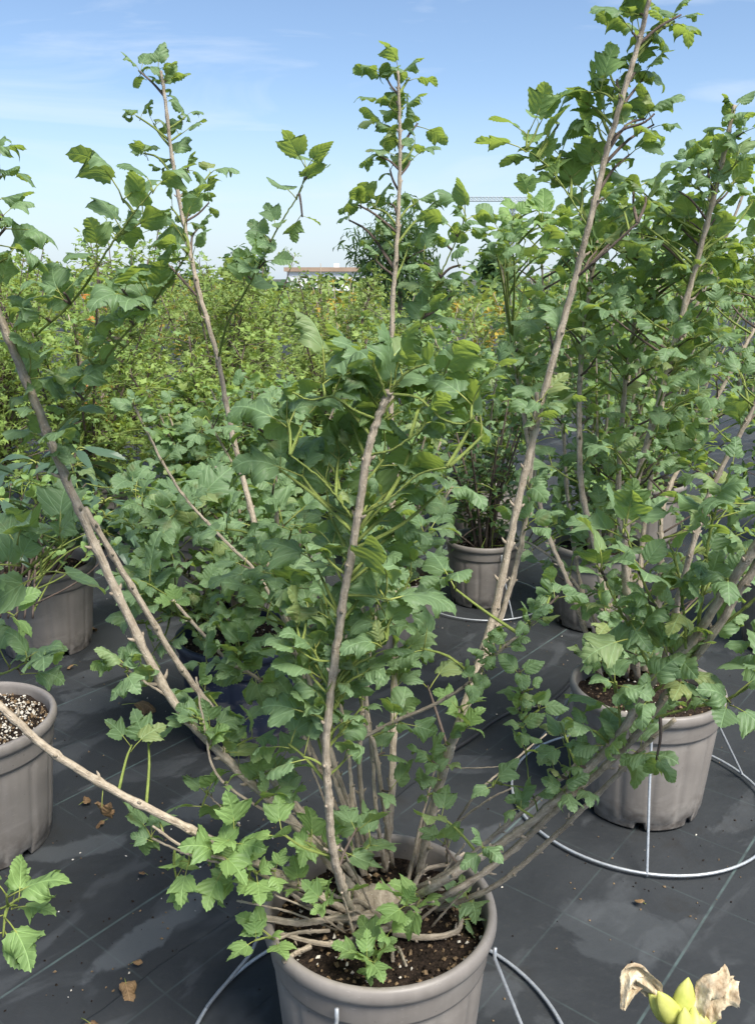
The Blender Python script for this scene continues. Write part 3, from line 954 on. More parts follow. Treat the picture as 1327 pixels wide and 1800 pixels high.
ms(tr((1000, 1385, .92), (1000, 1330, .92), (985, 1270, .93)), .0042, .0026, 'shoot')
# arms of the whorls on the central stem
ms(tr((664, 738, .915), (625, 722, .905), (585, 698, .90), (545, 703, .895), (515, 690, .89)), .0052, .0034, 'shoot')
ms(tr((684, 692, .91), (735, 700, .90), (775, 735, .89), (815, 745, .885), (838, 728, .88)), .0052, .0034, 'shoot')
ms(tr((680, 700, .91), (665, 660, .90), (655, 630, .90)), .0060, .0040, 'shoot')
ms(tr((682, 695, .91), (715, 655, .90), (748, 640, .89)), .0060, .0040, 'shoot')
ms(tr((620, 912, .925), (588, 870, .91), (560, 838, .90), (510, 800, .89)), .0052, .0032, 'shoot')
ms(tr((632, 906, .92), (680, 880, .90), (735, 835, .89), (790, 820, .88)), .0052, .0032, 'shoot')
ms(tr((648, 800, .917), (690, 790, .90), (735, 760, .89)), .0058, .0036, 'shoot')
ms(tr((606, 1046, .935), (650, 1048, .92), (690, 1055, .91)), .0060, .0036, 'shoot')
ms(tr((592, 1150, .945), (640, 1150, .93), (680, 1125, .92)), .0055, .0034, 'shoot')
ms(tr((590, 1162, .945), (555, 1160, .94), (520, 1140, .93)), .0055, .0034, 'shoot')
ms(tr((1140, 1225, .865), (1187, 1180, .85), (1245, 1120, .83), (1327, 1053, .80), (1400, 990, .78)), .0062, .0052, 'shoot')
ms(tr((1150, 1262, .87), (1210, 1245, .85), (1270, 1232, .83), (1330, 1200, .81), (1400, 1160, .8)), .0052, .0042, 'shoot')
# branches inside the bush
ms(tr((628, 1302, 1.1), (690, 1270, 1.08), (760, 1240, 1.05), (820, 1203, 1.03), (870, 1152, 1.01), (920, 1108, 1.0), (958, 1070, .99)), .0062, .0032)
for x0, x1, y1, dp, r in ((614, 600, 1235, 1.17, .0075), (632, 640, 1205, 1.21, .0095), (655, 640, 1170, 1.16, .0070)):
    ms([soil_pt(x0 + 22, 1530)] + tr((x0 + 8, 1440, dp - .02), (x0, 1340, dp), (x1, y1, dp + .02), (x1 - 4 + 3 * (x0 % 5), y1 - 120, dp + .03)), r, r * .7)
ms([soil_pt(690, 1525)] + tr((662, 1330, 1.12), (645, 1270, 1.13), (645, 1190, 1.14), (655, 1120, 1.15), (668, 1020, 1.16)), .0075, .0045)
ms(tr((345, 1190, 1.04), (360, 1280, 1.03), (384, 1365, 1.02), (470, 1428, 1.03), (540, 1462, 1.05), (610, 1530, 1.08)), .0030, .0048, attach=True)
ms([soil_pt(640, 1540)] + tr((570, 1370, 1.26), (525, 1275, 1.28), (455, 1195, 1.3), (400, 1160, 1.32), (300, 1050, 1.36)), .0085, .0055)
ms(tr((545, 1330, 1.2), (520, 1260, 1.2), (480, 1215, 1.2), (420, 1168, 1.2)), .0070, .0055)
ms(tr((600, 1380, 1.24), (540, 1180, 1.42), (460, 1020, 1.47), (400, 955, 1.49), (330, 880, 1.5), (285, 810, 1.5), (237, 715, 1.5)), .0070, .0045)
ms(tr((303, 1228, 1.05), (265, 1205, 1.04), (225, 1178, 1.03)), .0040, .0026)
ms(tr((422, 1452, 1.06), (390, 1420, 1.07), (365, 1396, 1.07)), .0030, .0018)
ms([soil_pt(770, 1500)] + tr((832, 1402, 1.15), (900, 1340, 1.16), (960, 1290, 1.17)), .0045, .0025)
ms([soil_pt(785, 1520, .35)] + tr((790, 1470, 1.14), (812, 1440, 1.13), (860, 1405, 1.11), (900, 1385, 1.1)), .0048, .0025)
ms(tr((775, 1348, 1.13), (830, 1350, 1.12), (898, 1346, 1.11)), .0022, .0015)
ms(tr((930, 1400, .98), (925, 1330, 1.0), (917, 1250, 1.01), (912, 1175, 1.02)), .0030, .0018, 'shoot')
# gnarled roots and cut branches lying on the soil
ms([PG(426, 1608, .385), PG(470, 1615, .382), PG(530, 1622, .378), PG(592, 1614, .372), PG(660, 1612, .352)], .0095, .0110, part="cut_branch")
ms([PG(498, 1690, .372), PG(520, 1676, .362), PG(545, 1664, .355)], .0070, .0085, part="cut_branch")
ms([PG(490, 1640, .365), PG(560, 1658, .352), PG(610, 1656, .35), (PG(680, 1632, .345))], .0060, .0120, part="cut_branch")
ms([PG(690, 1640, .348), PG(750, 1648, .350), PG(800, 1638, .348), PG(812, 1616, .352)], .0110, .0075, part="cut_branch")
ms([PG(700, 1590, .345), PG(725, 1562, .35), PG(745, 1530, .352), PG(790, 1518, .352), PG(815, 1500, .357)], .0100, .0058, part="cut_branch")
ms([PG(484, 1652, .372), PG(520, 1640, .362), PG(580, 1636, .352)], .0048, .0062, part="cut_branch")
ms([PG(565, 1560, .35), PG(600, 1580, .352), PG(640, 1588, .362), PG(690, 1628, .352)], .0058, .0090, part="cut_branch")
ms([PG(500, 1560, .36), PG(540, 1590, .352), PG(600, 1610, .35)], .0070, .0080, part="cut_branch")
ms([PG(655, 1705, .335), PG(655, 1690, .350)], .0060, .0052, part="cut_branch")
ms([PG(690, 1690, .335), PG(690, 1672, .352)], .0058, .0050, part="cut_branch")
def root_crown():
    rg3 = np.random.default_rng(8)
    V, T, n, m = [], [], 14, 28
    for i in range(n + 1):
        t = i / n
        for k in range(m):
            a = 2 * math.pi * k / m
            r = (.072 * (1 - t) ** .6 + .004) * (1 + .22 * math.sin(5 * a + 4 * t) + .13 * math.sin(9 * a - 3 * t) + rg3.uniform(-.05, .05))
            V.append((.002 + r * 1.25 * math.cos(a), .035 + r * math.sin(a), -.004 + .055 * t ** 1.3))
    for i in range(n):
        for k in range(m):
            a, b = i * m + k, i * m + (k + 1) % m
            T += [(a, b, b + m), (a, b + m, a + m)]
    return mesh_np("root_crown", V, T, M['bark'], [(v[0] * 12, v[1] + v[2]) for v in V])
link("root_crown", root_crown(), main.root)
rdm = random.Random(5)
for k in range(16):                                   # crowded stem bases and dead twigs round the crown
    a = rdm.uniform(0, 6.28); q = rdm.uniform(.02, .11)
    b0 = Vector((C_MAIN.x + q * math.cos(a), C_MAIN.y + .03 + q * math.sin(a), .33))
    dd = Vector((math.cos(a) * rdm.uniform(.4, 1.1), math.sin(a) * rdm.uniform(.4, 1.1), rdm.uniform(.5, 1.3))).normalized()
    L = rdm.uniform(.08, .26)
    ms([b0, b0 + dd * L * .5 + Vector((0, 0, .01)), b0 + dd * L], rdm.uniform(.003, .007), rdm.uniform(.0018, .004), attach=False)
# leafy shoots
u2 = ms(tr((62, 590, .99), (130, 528, .97), (188, 442, .95), (226, 388, .94), (268, 335, .93)), .0052, .0024, 'shoot')
u1 = ms(tr((88, 770, 1.01), (148, 702, 1.0), (200, 612, .98), (262, 542, .97), (318, 465, .96), (332, 440, .96)), .0055, .0024, 'shoot')
ms(tr((150, 690, 1.0), (220, 610, 1.02), (300, 540, 1.03)), .0032, .0020, 'shoot')
ms(tr((384, 628, 1.43), (402, 565, 1.36), (440, 498, 1.32), (488, 402, 1.3), (526, 340, 1.29), (538, 300, 1.29)), .0062, .0026, 'shoot')
ms(tr((346, 520, 1.44), (318, 488, 1.43), (284, 454, 1.42)), .0045, .0036, 'bark_dark')
ms(tr((690, 650, 1.1), (722, 600, 1.1), (748, 545, 1.1), (776, 480, 1.1), (802, 420, 1.1), (818, 380, 1.1)), .0052, .0024, 'shoot')
ms(tr((1012, 488, 1.21), (1060, 446, 1.19), (1120, 392, 1.18)), .0048, .0030, 'bark_dark')
ms(tr((1034, 400, 1.2), (1000, 345, 1.21), (965, 295, 1.22), (925, 262, 1.22)), .0042, .0022, 'shoot')
ms(tr((1066, 268, 1.2), (1088, 232, 1.19), (1130, 216, 1.18), (1150, 200, 1.18)), .0040, .0026, 'bark_dark')

Yr = lambda v: v * YS
T_ = dict(size=.064, style='curl')
main.px([(232, 112, 3), (272, 108, 3), (312, 128, 3), (283, 140, 2), (222, 190, 2), (262, 205, 2), (345, 192, 2), (335, 222, 2), (238, 256, 2), (278, 284, 2), (345, 280, 3), (385, 290, 2), (300, 268, 1), (352, 342, 3), (386, 342, 2), (330, 372, 3), (350, 390, 2), (292, 350, 2)], Yr(1.5), **T_)
main.px([(190, 320, 2, .085), (265, 318, 2, .075), (285, 355, 2, .07), (240, 380, 3, .07), (140, 440, 2, .085), (215, 405, 2, .08), (310, 375, 2, .07), (100, 492, 2, .075), (75, 505, 2, .07), (185, 480, 2, .08), (55, 540, 2, .07)], Yr(.95), style='arch', thin=.25)
main.px([(225, 495, 2, .08), (262, 450, 2, .08), (300, 420, 3, .075), (335, 430, 2, .075), (255, 525, 2, .085), (280, 545, 2, .075), (150, 560, 2, .075), (205, 545, 2, .07), (135, 610, 2, .07), (175, 620, 2, .08), (112, 660, 2, .08), (160, 670, 2, .07)], Yr(.98), style='arch', thin=.25)
main.px([(18, 250, 3), (38, 285, 2), (15, 330, 2), (30, 350, 2), (45, 375, 3), (12, 400, 2), (40, 430, 2), (10, 455, 2), (22, 490, 2, .08), (10, 520, 2, .08)], Yr(.97), size=.072, style='curl')
main.px([(25, 600, 2, .095), (75, 640, 2, .095), (20, 700, 2, .08), (60, 745, 2, .075), (125, 725, 2, .075), (140, 760, 2, .07), (100, 800, 2, .065), (140, 815, 2, .065), (120, 690, 2, .08)], Yr(1.02), style='arch')
main.px([(538, 280, 3, .092), (530, 325, 2, .08), (480, 385, 2, .082), (465, 410, 2, .07), (535, 408, 2, .055), (485, 440, 2, .08), (448, 470, 3, .08), (440, 510, 2, .08), (415, 470, 2, .07), (555, 300, 1, .085)], Yr(1.3), style='flat', mat='leaf')
main.px([(672, 128, 3), (702, 116, 3), (728, 125, 2), (664, 168, 2), (692, 165, 2), (716, 178, 2), (742, 205, 2), (660, 205, 2), (684, 228, 3), (645, 260, 2), (694, 258, 2), (738, 240, 2), (730, 270, 2), (680, 285, 2)], Yr(1.42), **T_)
main.px([(608, 345, 2, .065), (600, 372, 2, .065), (640, 352, 2, .065), (680, 345, 2), (742, 345, 2), (762, 362, 2), (722, 425, 2), (650, 400, 2, .065), (690, 410, 2), (640, 440, 2, .07)], Yr(1.42), size=.068, style='curl')
main.px([(822, 365, 3, .075), (850, 380, 2, .075), (795, 400, 2), (765, 418, 2), (842, 445, 2), (805, 470, 2), (775, 520, 3), (745, 545, 2, .09), (755, 495, 2), (820, 500, 2), (720, 440, 2), (780, 560, 2, .08)], Yr(1.1), size=.07, style='curl')
# the whorls of big curled leaves on the central stem
main.px([(652, 622, 2), (705, 628, 2), (748, 650, 2), (790, 650, 2), (832, 672, 2), (852, 700, 2), (880, 735, 1), (560, 632, 2), (605, 645, 2), (522, 645, 2), (500, 690, 2), (548, 705, 2), (640, 660, 2), (720, 690, 2), (600, 700, 1), (770, 700, 2), (620, 620, 1), (690, 660, 2)], Yr(.965), size=.100, style='curl', twig_mat='shoot')
main.px([(742, 748, 1, .098), (600, 758, 2), (560, 772, 2), (490, 800, 2), (450, 790, 2), (705, 770, 2), (590, 835, 2), (560, 862, 2), (662, 850, 2), (718, 840, 2), (770, 838, 2), (830, 822, 2), (690, 872, 2), (540, 800, 2), (640, 880, 1), (745, 810, 2)], Yr(.98), size=.098, style='curl', twig_mat='shoot')
main.px([(570, 958, 2), (535, 950, 1), (655, 962, 2), (692, 968, 2), (742, 970, 2), (758, 1005, 2), (548, 1030, 2, .098), (560, 1090, 2, .098), (682, 1028, 2), (695, 1062, 2), (655, 1075, 2), (535, 1150, 2), (508, 1140, 2), (645, 1140, 2), (700, 1118, 2), (622, 1185, 2), (680, 1150, 2), (540, 1232, 2), (604, 1245, 2), (560, 1200, 2)], Yr(1.01), size=.092, style='curl', twig_mat='shoot')
main.px([(490, 690, 2), (470, 712, 2), (440, 722, 2), (410, 732, 2), (505, 750, 2), (462, 780, 2), (430, 745, 2), (480, 840, 2), (500, 870, 2), (455, 905, 2), (520, 920, 2), (470, 940, 2)], Yr(1.15), size=.07, style='curl')
main.px([(452, 1118, 2, .095), (425, 1145, 2, .08), (482, 1182, 2, .08), (405, 1172, 2, .07), (500, 1210, 2, .075), (440, 1075, 2, .08), (390, 1060, 2, .07)], Yr(1.18), style='arch')
main.px([(962, 1070, 3), (925, 1085, 2), (882, 1108, 2), (850, 1140, 3), (832, 1122, 2), (945, 1040, 2), (1000, 1028, 2), (978, 1012, 2), (830, 1195, 2), (852, 1180, 2), (900, 1140, 2)], Yr(1.0), size=.052, style='curl')
main.px([(812, 1262, 2), (832, 1275, 2), (800, 1240, 1)], Yr(1.1), size=.062, style='flat', mat='leaf_young', shape='lobed')
main.px([(770, 1295, 2), (750, 1330, 2), (785, 1345, 2), (735, 1395, 2), (765, 1370, 2), (720, 1290, 2), (700, 1310, 1)], Yr(1.12), size=.06, style='arch')
main.px([(912, 1178, 2), (925, 1215, 2), (905, 1230, 2), (935, 1250, 2), (915, 1275, 2), (940, 1290, 2), (920, 1320, 2), (955, 1205, 2), (970, 1235, 2), (985, 1270, 2), (895, 1200, 1)], Yr(1.0), size=.05, style='arch', shape='round')
main.px([(1000, 1270, 2), (1055, 1232, 2, .085), (1100, 1220, 2, .085), (1050, 1290, 2, .075), (1150, 1240, 2, .09), (1112, 1320, 2, .075), (1150, 1372, 2, .07), (1130, 1342, 1, .075), (965, 1335, 2), (1005, 1342, 2), (860, 1382, 2), (885, 1402, 2), (935, 1402, 2), (945, 1345, 2), (990, 1385, 2), (1040, 1385, 2), (842, 1490, 2, .055), (1085, 1300, 2), (1020, 1300, 2), (975, 1300, 2)], Yr(.9), size=.056, style='curl')
main.px([(1062, 912, 2, .098), (1108, 908, 2, .092), (1172, 935, 2, .1), (1020, 962, 1, .07), (1050, 985, 2, .08), (1150, 985, 2, .085)], Yr(.84), style='flat', mat='leaf')
main.px([(1222, 960, 2), (1262, 880, 2), (1232, 885, 2), (1292, 795, 2), (1300, 870, 2), (1180, 1012, 2), (1120, 1042, 2), (1080, 1062, 2), (1152, 1080, 2), (1202, 1060, 2), (1242, 1040, 2), (1292, 1060, 2), (1102, 1112, 2), (1152, 1130, 2), (1062, 1140, 2), (1192, 1160, 2), (1250, 1000, 2), (1302, 960, 2), (1292, 1242, 2), (1222, 1212, 2), (1182, 1202, 2), (1082, 1192, 2), (1132, 1202, 2), (1150, 1226, 2), (1120, 1080, 2), (1210, 1110, 2), (1310, 1100, 2), (1240, 1180, 2), (1265, 1130, 2)], Yr(.82), size=.070, style='curl')
main.px([(1312, 1155, 2, .085), (1290, 1235, 1, .08)], Yr(.8), style='flat', mat='leaf')
main.px([(1060, 110, 2), (1100, 42, 3), (1132, 45, 2), (1112, 12, 2), (1152, 52, 2), (1205, 22, 2), (1222, 8, 1), (1180, 32, 2), (1142, 122, 2), (1125, 112, 2), (1080, 125, 2), (1070, 152, 2), (1152, 192, 2), (1170, 202, 2), (1102, 205, 2), (1042, 200, 2), (1120, 255, 2), (1062, 205, 2)], Yr(1.25), size=.070, style='curl')
main.px([(932, 202, 2), (962, 188, 2), (992, 202, 2), (902, 266, 2), (936, 268, 2), (962, 242, 2), (992, 252, 2), (1002, 292, 2), (948, 302, 2), (1022, 312, 2), (1032, 242, 2), (1022, 142, 2), (1012, 165, 2), (1050, 180, 2), (985, 320, 2), (1040, 280, 2), (915, 305, 1)], Yr(1.27), size=.076, style='flat', mat='leaf_young')
main.px([(1122, 382, 2, .085), (1090, 402, 2), (1112, 312, 2), (1142, 322, 2, .08), (1152, 335, 2), (1092, 352, 2), (1062, 420, 2), (1075, 330, 2), (1000, 430, 2), (985, 520, 2), (960, 560, 2), (1000, 560, 2), (955, 690, 2), (990, 700, 2), (930, 850, 2), (920, 905, 2), (950, 915, 2)], Yr(1.27), size=.08, style='curl')
# fresh green regrowth low in the pot
main.px([(432, 1465, 3), (462, 1448, 3), (402, 1490, 2), (450, 1500, 3), (420, 1525, 3), (335, 1548, 2), (312, 1575, 1), (380, 1562, 2), (432, 1585, 2), (450, 1632, 2), (420, 1655, 2), (478, 1650, 2), (395, 1535, 2), (465, 1545, 2)], Yr(.99), size=.074, style='flat', mat='leaf_young', shape='lobed')
main.px([(512, 1462, 3), (532, 1480, 2), (502, 1530, 2), (545, 1590, 3), (530, 1560, 2), (700, 1600, 3), (722, 1612, 2), (672, 1642, 2), (640, 1560, 1), (560, 1500, 2)], Yr(1.0), size=.068, style='flat', mat='leaf_young', shape='lobed')
main.px([(640, 1680, 3), (660, 1692, 2), (622, 1688, 2), (690, 1628, 2)], Yr(.93), size=.06, style='flat', mat='leaf_young', shape='lobed')
main.px([(832, 1592, 2), (812, 1580, 2), (822, 1620, 2), (700, 1392, 1, .09), (642, 1422, 2, .075), (682, 1470, 2, .08), (652, 1482, 2, .075), (620, 1482, 2), (762, 1450, 2), (742, 1405, 2), (590, 1440, 1)], Yr(1.06), size=.078, style='flat', shape='lobed')
main.px([(240, 1282, 2, .062), (262, 1270, 2), (302, 1282, 2), (312, 1252, 2), (442, 1262, 2, .075), (472, 1280, 2, .075), (420, 1300, 2, .07), (452, 1322, 2), (482, 1352, 2), (502, 1382, 2), (462, 1372, 2), (352, 1372, 2), (370, 1382, 1), (262, 1460, 2), (250, 1472, 2), (272, 1412, 1), (345, 1445, 2), (520, 1330, 2), (540, 1370, 2), (400, 1262, 2)], Yr(1.05), size=.074, style='flat', shape='lobed')
main.px([(372, 1275, 2), (395, 1282, 2), (345, 1270, 1), (405, 1375, 1, .03)], Yr(1.03), size=.055, style='flat', mat='leaf_young')
main.px([(192, 1150, 2), (222, 1162, 2), (248, 1172, 2), (205, 1190, 2)], Yr(1.03), size=.06, style='curl')
main.px([(237, 708, 3), (222, 690, 2), (262, 700, 2), (250, 735, 2), (285, 800, 2), (330, 870, 2)], Yr(1.5), size=.068, style='arch')
main.px([(600, 1110, 3), (640, 1080, 3), (640, 1045, 3), (668, 1015, 3), (944, 690, 2), (930, 730, 2)], Yr(1.2), size=.07, style='arch')
main.px([(300, 1050, 3), (420, 1165, 3), (430, 1310, 2), (345, 1190, 3)], Yr(1.2), size=.065, style='flat', mat='leaf_young')
for k, y in enumerate(range(925, 1300, 34)):
    xs = 626 - (y - 930) * .15
    for sd in (-1, 1):
        main.cluster(P(xs + sd * rdm.uniform(38, 105), y + rdm.uniform(-25, 15), Yr(.945 + rdm.uniform(-.03, .06))), 2, rdm.uniform(.042, .068), rdm.choice(('curl', 'arch', 'curl')), twig_mat='shoot')
# leaves filling the middle of the bush
rdm = random.Random(21)
for k in range(60):
    x, y = rdm.gauss(560, 115), rdm.uniform(880, 1260)
    main.cluster(P(x, y, Yr(rdm.uniform(1.12, 1.4))), 2, rdm.uniform(.06, .08), rdm.choice(('curl', 'arch', 'arch')), part=False)
main.finish()

# ------------------------------------------------------------------ right shrub
KR = C_RIGHT.y / 1.885
right = Shrub("viburnum_shrub", (C_RIGHT.x, C_RIGHT.y, 0.325), "dense tall shrub with curled tips growing from the right pot", group="viburnum shrubs in pots", seed=12, lod=(0, 1))
right.rk = .72
right.sk, right.more = .72, .7
t2 = lambda *p: tr(*p, k=KR)
B = lambda x, y: PG(x, y, .33)
right.stem([B(1075, 1190)] + t2((1066, 1080, 1.86), (1045, 960, 1.88), (1022, 860, 1.9), (1018, 740, 1.92), (1022, 620, 1.94), (1040, 480, 1.95), (1056, 370, 1.95)), .0150, .006)
right.stem([B(1100, 1190)] + t2((1104, 1010, 1.95), (1086, 880, 2.0), (1098, 680, 2.02), (1114, 570, 2.04), (1130, 400, 2.05)), .0135, .005)
right.stem([B(1120, 1195)] + t2((1098, 1000, 1.84), (1112, 870, 1.82), (1160, 700, 1.8), (1202, 540, 1.78), (1240, 400, 1.76), (1272, 270, 1.75), (1290, 185, 1.75)), .0150, .006)
right.stem([B(1150, 1200)] + t2((1160, 1000, 2.0), (1165, 890, 2.05), (1215, 780, 2.1), (1292, 640, 2.12), (1345, 540, 2.15)), .0125, .006)
right.stem([B(1060, 1200)] + t2((1000, 1030, 1.9), (960, 930, 1.95), (932, 800, 2.0), (905, 640, 2.0), (885, 500, 2.0), (878, 415, 2.0)), .0105, .005)
right.stem([B(1080, 1180)] + t2((1030, 1060, 2.0), (990, 1000, 2.05), (940, 960, 2.1), (900, 945, 2.15)), .0075, .004)
right.stem([B(1160, 1195)] + t2((1200, 1020, 1.8), (1250, 860, 1.78), (1330, 700, 1.76), (1380, 520, 1.75)), .0120, .006)
right.stem([B(1130, 1180)] + t2((1125, 1000, 2.15), (1150, 800, 2.25), (1180, 640, 2.3), (1250, 480, 2.3), (1310, 330, 2.3)), .0125, .005)
right.stem([B(1140, 1180)] + t2((1040, 1090, 2.1), (1000, 900, 2.2), (985, 700, 2.25), (960, 560, 2.3), (950, 440, 2.3)), .0110, .004)
rdm = random.Random(31)
def fill(sh, blobs, k, size, styles, **kw):
    for cx, cy, rx, ry, n, y0, dy in blobs:
        for _ in range(n):
            while True:
                a, b = rdm.uniform(-1, 1), rdm.uniform(-1, 1)
                if a * a + b * b < 1: break
            sh.cluster(P(cx + a * rx, cy + b * ry, k * (y0 + rdm.uniform(-dy, dy))), rdm.choice((2, 2, 3)), rdm.uniform(*size), rdm.choice(styles), part=False, **kw)
right.px([(1290, 190, 3), (1280, 215, 3), (1310, 230, 2), (1270, 260, 2), (1300, 280, 3), (1240, 270, 2), (1220, 275, 2), (1255, 330, 3), (878, 405, 3), (868, 430, 3), (900, 435, 2), (885, 470, 2)], 1.75 * KR, size=.078, style='curl', part=False)
fill(right, [(1150, 480, 160, 170, 62, 1.9, .15), (1250, 400, 90, 140, 36, 1.85, .12), (1000, 470, 110, 120, 32, 2.1, .2), (1180, 700, 170, 130, 58, 1.95, .25), (960, 640, 100, 110, 28, 2.05, .15), (1020, 900, 110, 120, 28, 2.0, .15), (1240, 900, 110, 150, 34, 2.05, .2), (1090, 1100, 90, 85, 30, 1.9, .12)], KR, (.045, .066), ('curl', 'arch', 'arch'))
fill(right, [(1200, 470, 120, 130, 14, 2.05, .2), (970, 410, 90, 70, 16, 2.0, .15), (1080, 560, 100, 100, 8, 1.95, .1)], KR, (.045, .064), ('flat', 'arch'), mat='leaf_young')
right.finish()

# ------------------------------------------------------------------ shrub in the navy pot, left shrub
navy = Shrub("viburnum_shrub", (C_NAVY.x, C_NAVY.y, 0.325), "low bushy shrub with broad leaves spilling over the navy pot", group="viburnum shrubs in pots", seed=13, lod=(0, 1))
KN = C_NAVY.y / 2.19
for a, b in (((420, 1100), (350, 900)), ((430, 1100), (420, 860)), ((440, 1105), (500, 880)), ((415, 1110), (260, 960)), ((440, 1100), (560, 960)), ((425, 1110), (300, 1080)), ((425, 1100), (380, 820))):
    navy.stem([PG(*a, .33), P((a[0] * 2 + b[0]) / 3, (a[1] * 1.6 + b[1] * 1.4) / 3, C_NAVY.y - .05), P(*b, C_NAVY.y - rdm.uniform(0, .3))], .008, .004)
fill(navy, [(330, 985, 115, 105, 70, 2.0, .18), (470, 960, 105, 95, 64, 2.1, .18), (400, 880, 140, 50, 30, 2.15, .12), (300, 1090, 90, 60, 18, 1.95, .1), (470, 1060, 80, 40, 12, 2.0, .1), (270, 900, 70, 40, 10, 2.1, .1)], KN, (.050, .074), ('curl', 'arch', 'flat'))
navy.px([(230, 850, 3, .085), (250, 880, 3, .08), (285, 900, 2, .08), (345, 880, 3, .09), (320, 960, 2, .1)], 1.95 * KN, style='flat', part=False)
navy.finish()

left = Shrub("viburnum_shrub", (C_LEFT.x - .1, C_LEFT.y, 0.34), "shrub in the left edge pot with pale shoots reaching into view", group="viburnum shrubs in pots", seed=14, lod=(0, 0))
left.stem([C_LEFT + Vector((-.1, 0, -.03)), P(-60, 1100, 1.75), P(-40, 1060, 1.6), P(40, 1010, 1.5), P(105, 945, 1.45)], .007, .0028, 'shoot')
left.stem([C_LEFT + Vector((-.12, .02, -.03)), P(-80, 1190, 1.7), P(0, 1185, 1.55), P(45, 1165, 1.5)], .006, .0026, 'shoot')
left.stem([C_LEFT + Vector((-.16, .02, -.03)), P(-150, 900, 2.1), P(-60, 1000, 1.9), P(10, 1075, 1.8)], .006, .003, 'shoot')
left.stem([C_LEFT + Vector((-.15, -.02, -.03)), P(-190, 1500, 1.5), P(-80, 1620, 1.30), P(-20, 1605, 1.22), P(15, 1592, 1.2)], .006, .003, 'shoot')
left.px([(100, 938, 3), (62, 938, 2), (30, 990, 2), (75, 1020, 2), (20, 955, 2), (120, 960, 1), (10, 1020, 2)], 1.46, size=.085, style='flat', mat='leaf')
left.px([(48, 1155, 2), (85, 1168, 2), (20, 1165, 2), (40, 1190, 1)], 1.5, size=.065, style='arch', mat='leaf')
left.px([(15, 1070, 2), (30, 1085, 2)], 1.8, size=.065, style='flat', mat='leaf_young')
left.px([(12, 1570, 2), (38, 1590, 2), (5, 1620, 2), (48, 1572, 1), (5, 1655, 2)], 1.2, size=.062, style='arch', mat='leaf_young')
left.finish()

# ------------------------------------------------------------------ narrow-leaved shrub in the left back pot
lance = Shrub("rhododendron_shrub", (C_LBACK.x, C_LBACK.y, 0.325), "shrub with long narrow drooping dark leaves in the left back pot", group=None, seed=15, lod=(0, 1))
for k in range(9):
    a = k * 2.4
    q = .10 + .05 * (k % 3)
    top = Vector((C_LBACK.x + 2.1 * q * math.cos(a), C_LBACK.y + 2.1 * q * math.sin(a), .62 + .06 * (k % 4)))
    lance.stem([Vector((C_LBACK.x + .05 * math.cos(a), C_LBACK.y + .05 * math.sin(a), .32)), Vector((C_LBACK.x + q * math.cos(a), C_LBACK.y + q * math.sin(a), .48)), top], .008, .004, 'bark_dark')
    for j in range(3):
        o = top - Vector((0, 0, .06 * j))
        for i in range(7):
            b = i * .9 + j + rdm.uniform(-.3, .3)
            lance.leaf(o, Vector((math.cos(b), math.sin(b), rdm.uniform(-.75, .25))), Vector((rdm.gauss(0, .25), rdm.gauss(0, .25), 1)), rdm.uniform(.15, .21), 'lance', 'flat', 'leaf_lance')
lance.finish()
small = Shrub("rose_bush", (C_LBACK.x + .05, C_LBACK.y - .52, 0.0), "small bush with bright green leaflets in front of the narrow dark leaves", seed=16, lod=(0, 1))
for k in range(7):
    top = P(20 + 22 * k, 850 + 18 * (k % 3), C_LBACK.y - .35)
    small.stem([Vector((C_LBACK.x - .05 + .03 * k, C_LBACK.y - .45, .30)), top.lerp(Vector((C_LBACK.x, C_LBACK.y - .42, .4)), .5), top], .004, .002, 'bark_dark')
for k in range(70):
    small.cluster(P(rdm.gauss(75, 45), rdm.uniform(835, 990), C_LBACK.y - rdm.uniform(.25, .42)), 4, rdm.uniform(.028, .042), 'flat', rdm.choice(('leaf_young', 'leaf', 'leaf_young')), 'round', part=False)
small.finish()
small.root.location.z = 0.0

# ------------------------------------------------------------------ background shrubs
def back_shrub(name, x, y, h, spread, n_stem, n_cl, label, seed, shape='vib', mat='leaf', mat2=None, size=(.050, .070), styles=('curl', 'arch', 'flat'), z0=.32, group=None, lod=(1, 1), low=.18, max_leaf=300, barkm='bark', ncl=(2, 3), cat="shrub"):
    rd = random.Random(seed)
    s = Shrub(name, (x, y, z0), label, cat, group, seed, lod, max_leaf, 11)
    for k in range(n_stem):
        a = 6.283 * k / n_stem + rd.uniform(-.4, .4)
        q = spread * rd.uniform(.35, 1.0)
        hh = h * rd.uniform(.72, 1.0)
        s.stem([Vector((x + .04 * math.cos(a), y + .04 * math.sin(a), z0)), Vector((x + q * .45 * math.cos(a), y + q * .45 * math.sin(a), z0 + (hh - z0) * .45)),
                Vector((x + q * math.cos(a), y + q * math.sin(a), hh))], .009, .003, barkm, sides=6)
    for k in range(n_cl):
        q, t = s.samples[rd.randrange(len(s.samples))]
        if t < low and rd.random() < .8:
            continue
        off = Vector((rd.gauss(0, 1), rd.gauss(0, 1), rd.gauss(.2, .7))) * spread * .28 * (1.15 - .8 * t)
        s.cluster(q + off, rd.choice(ncl), rd.uniform(*size), rd.choice(styles), mat2 if mat2 and rd.random() < .3 else mat, shape, part=False, a=q)
    return s.finish()
GV = "viburnum shrubs in pots"
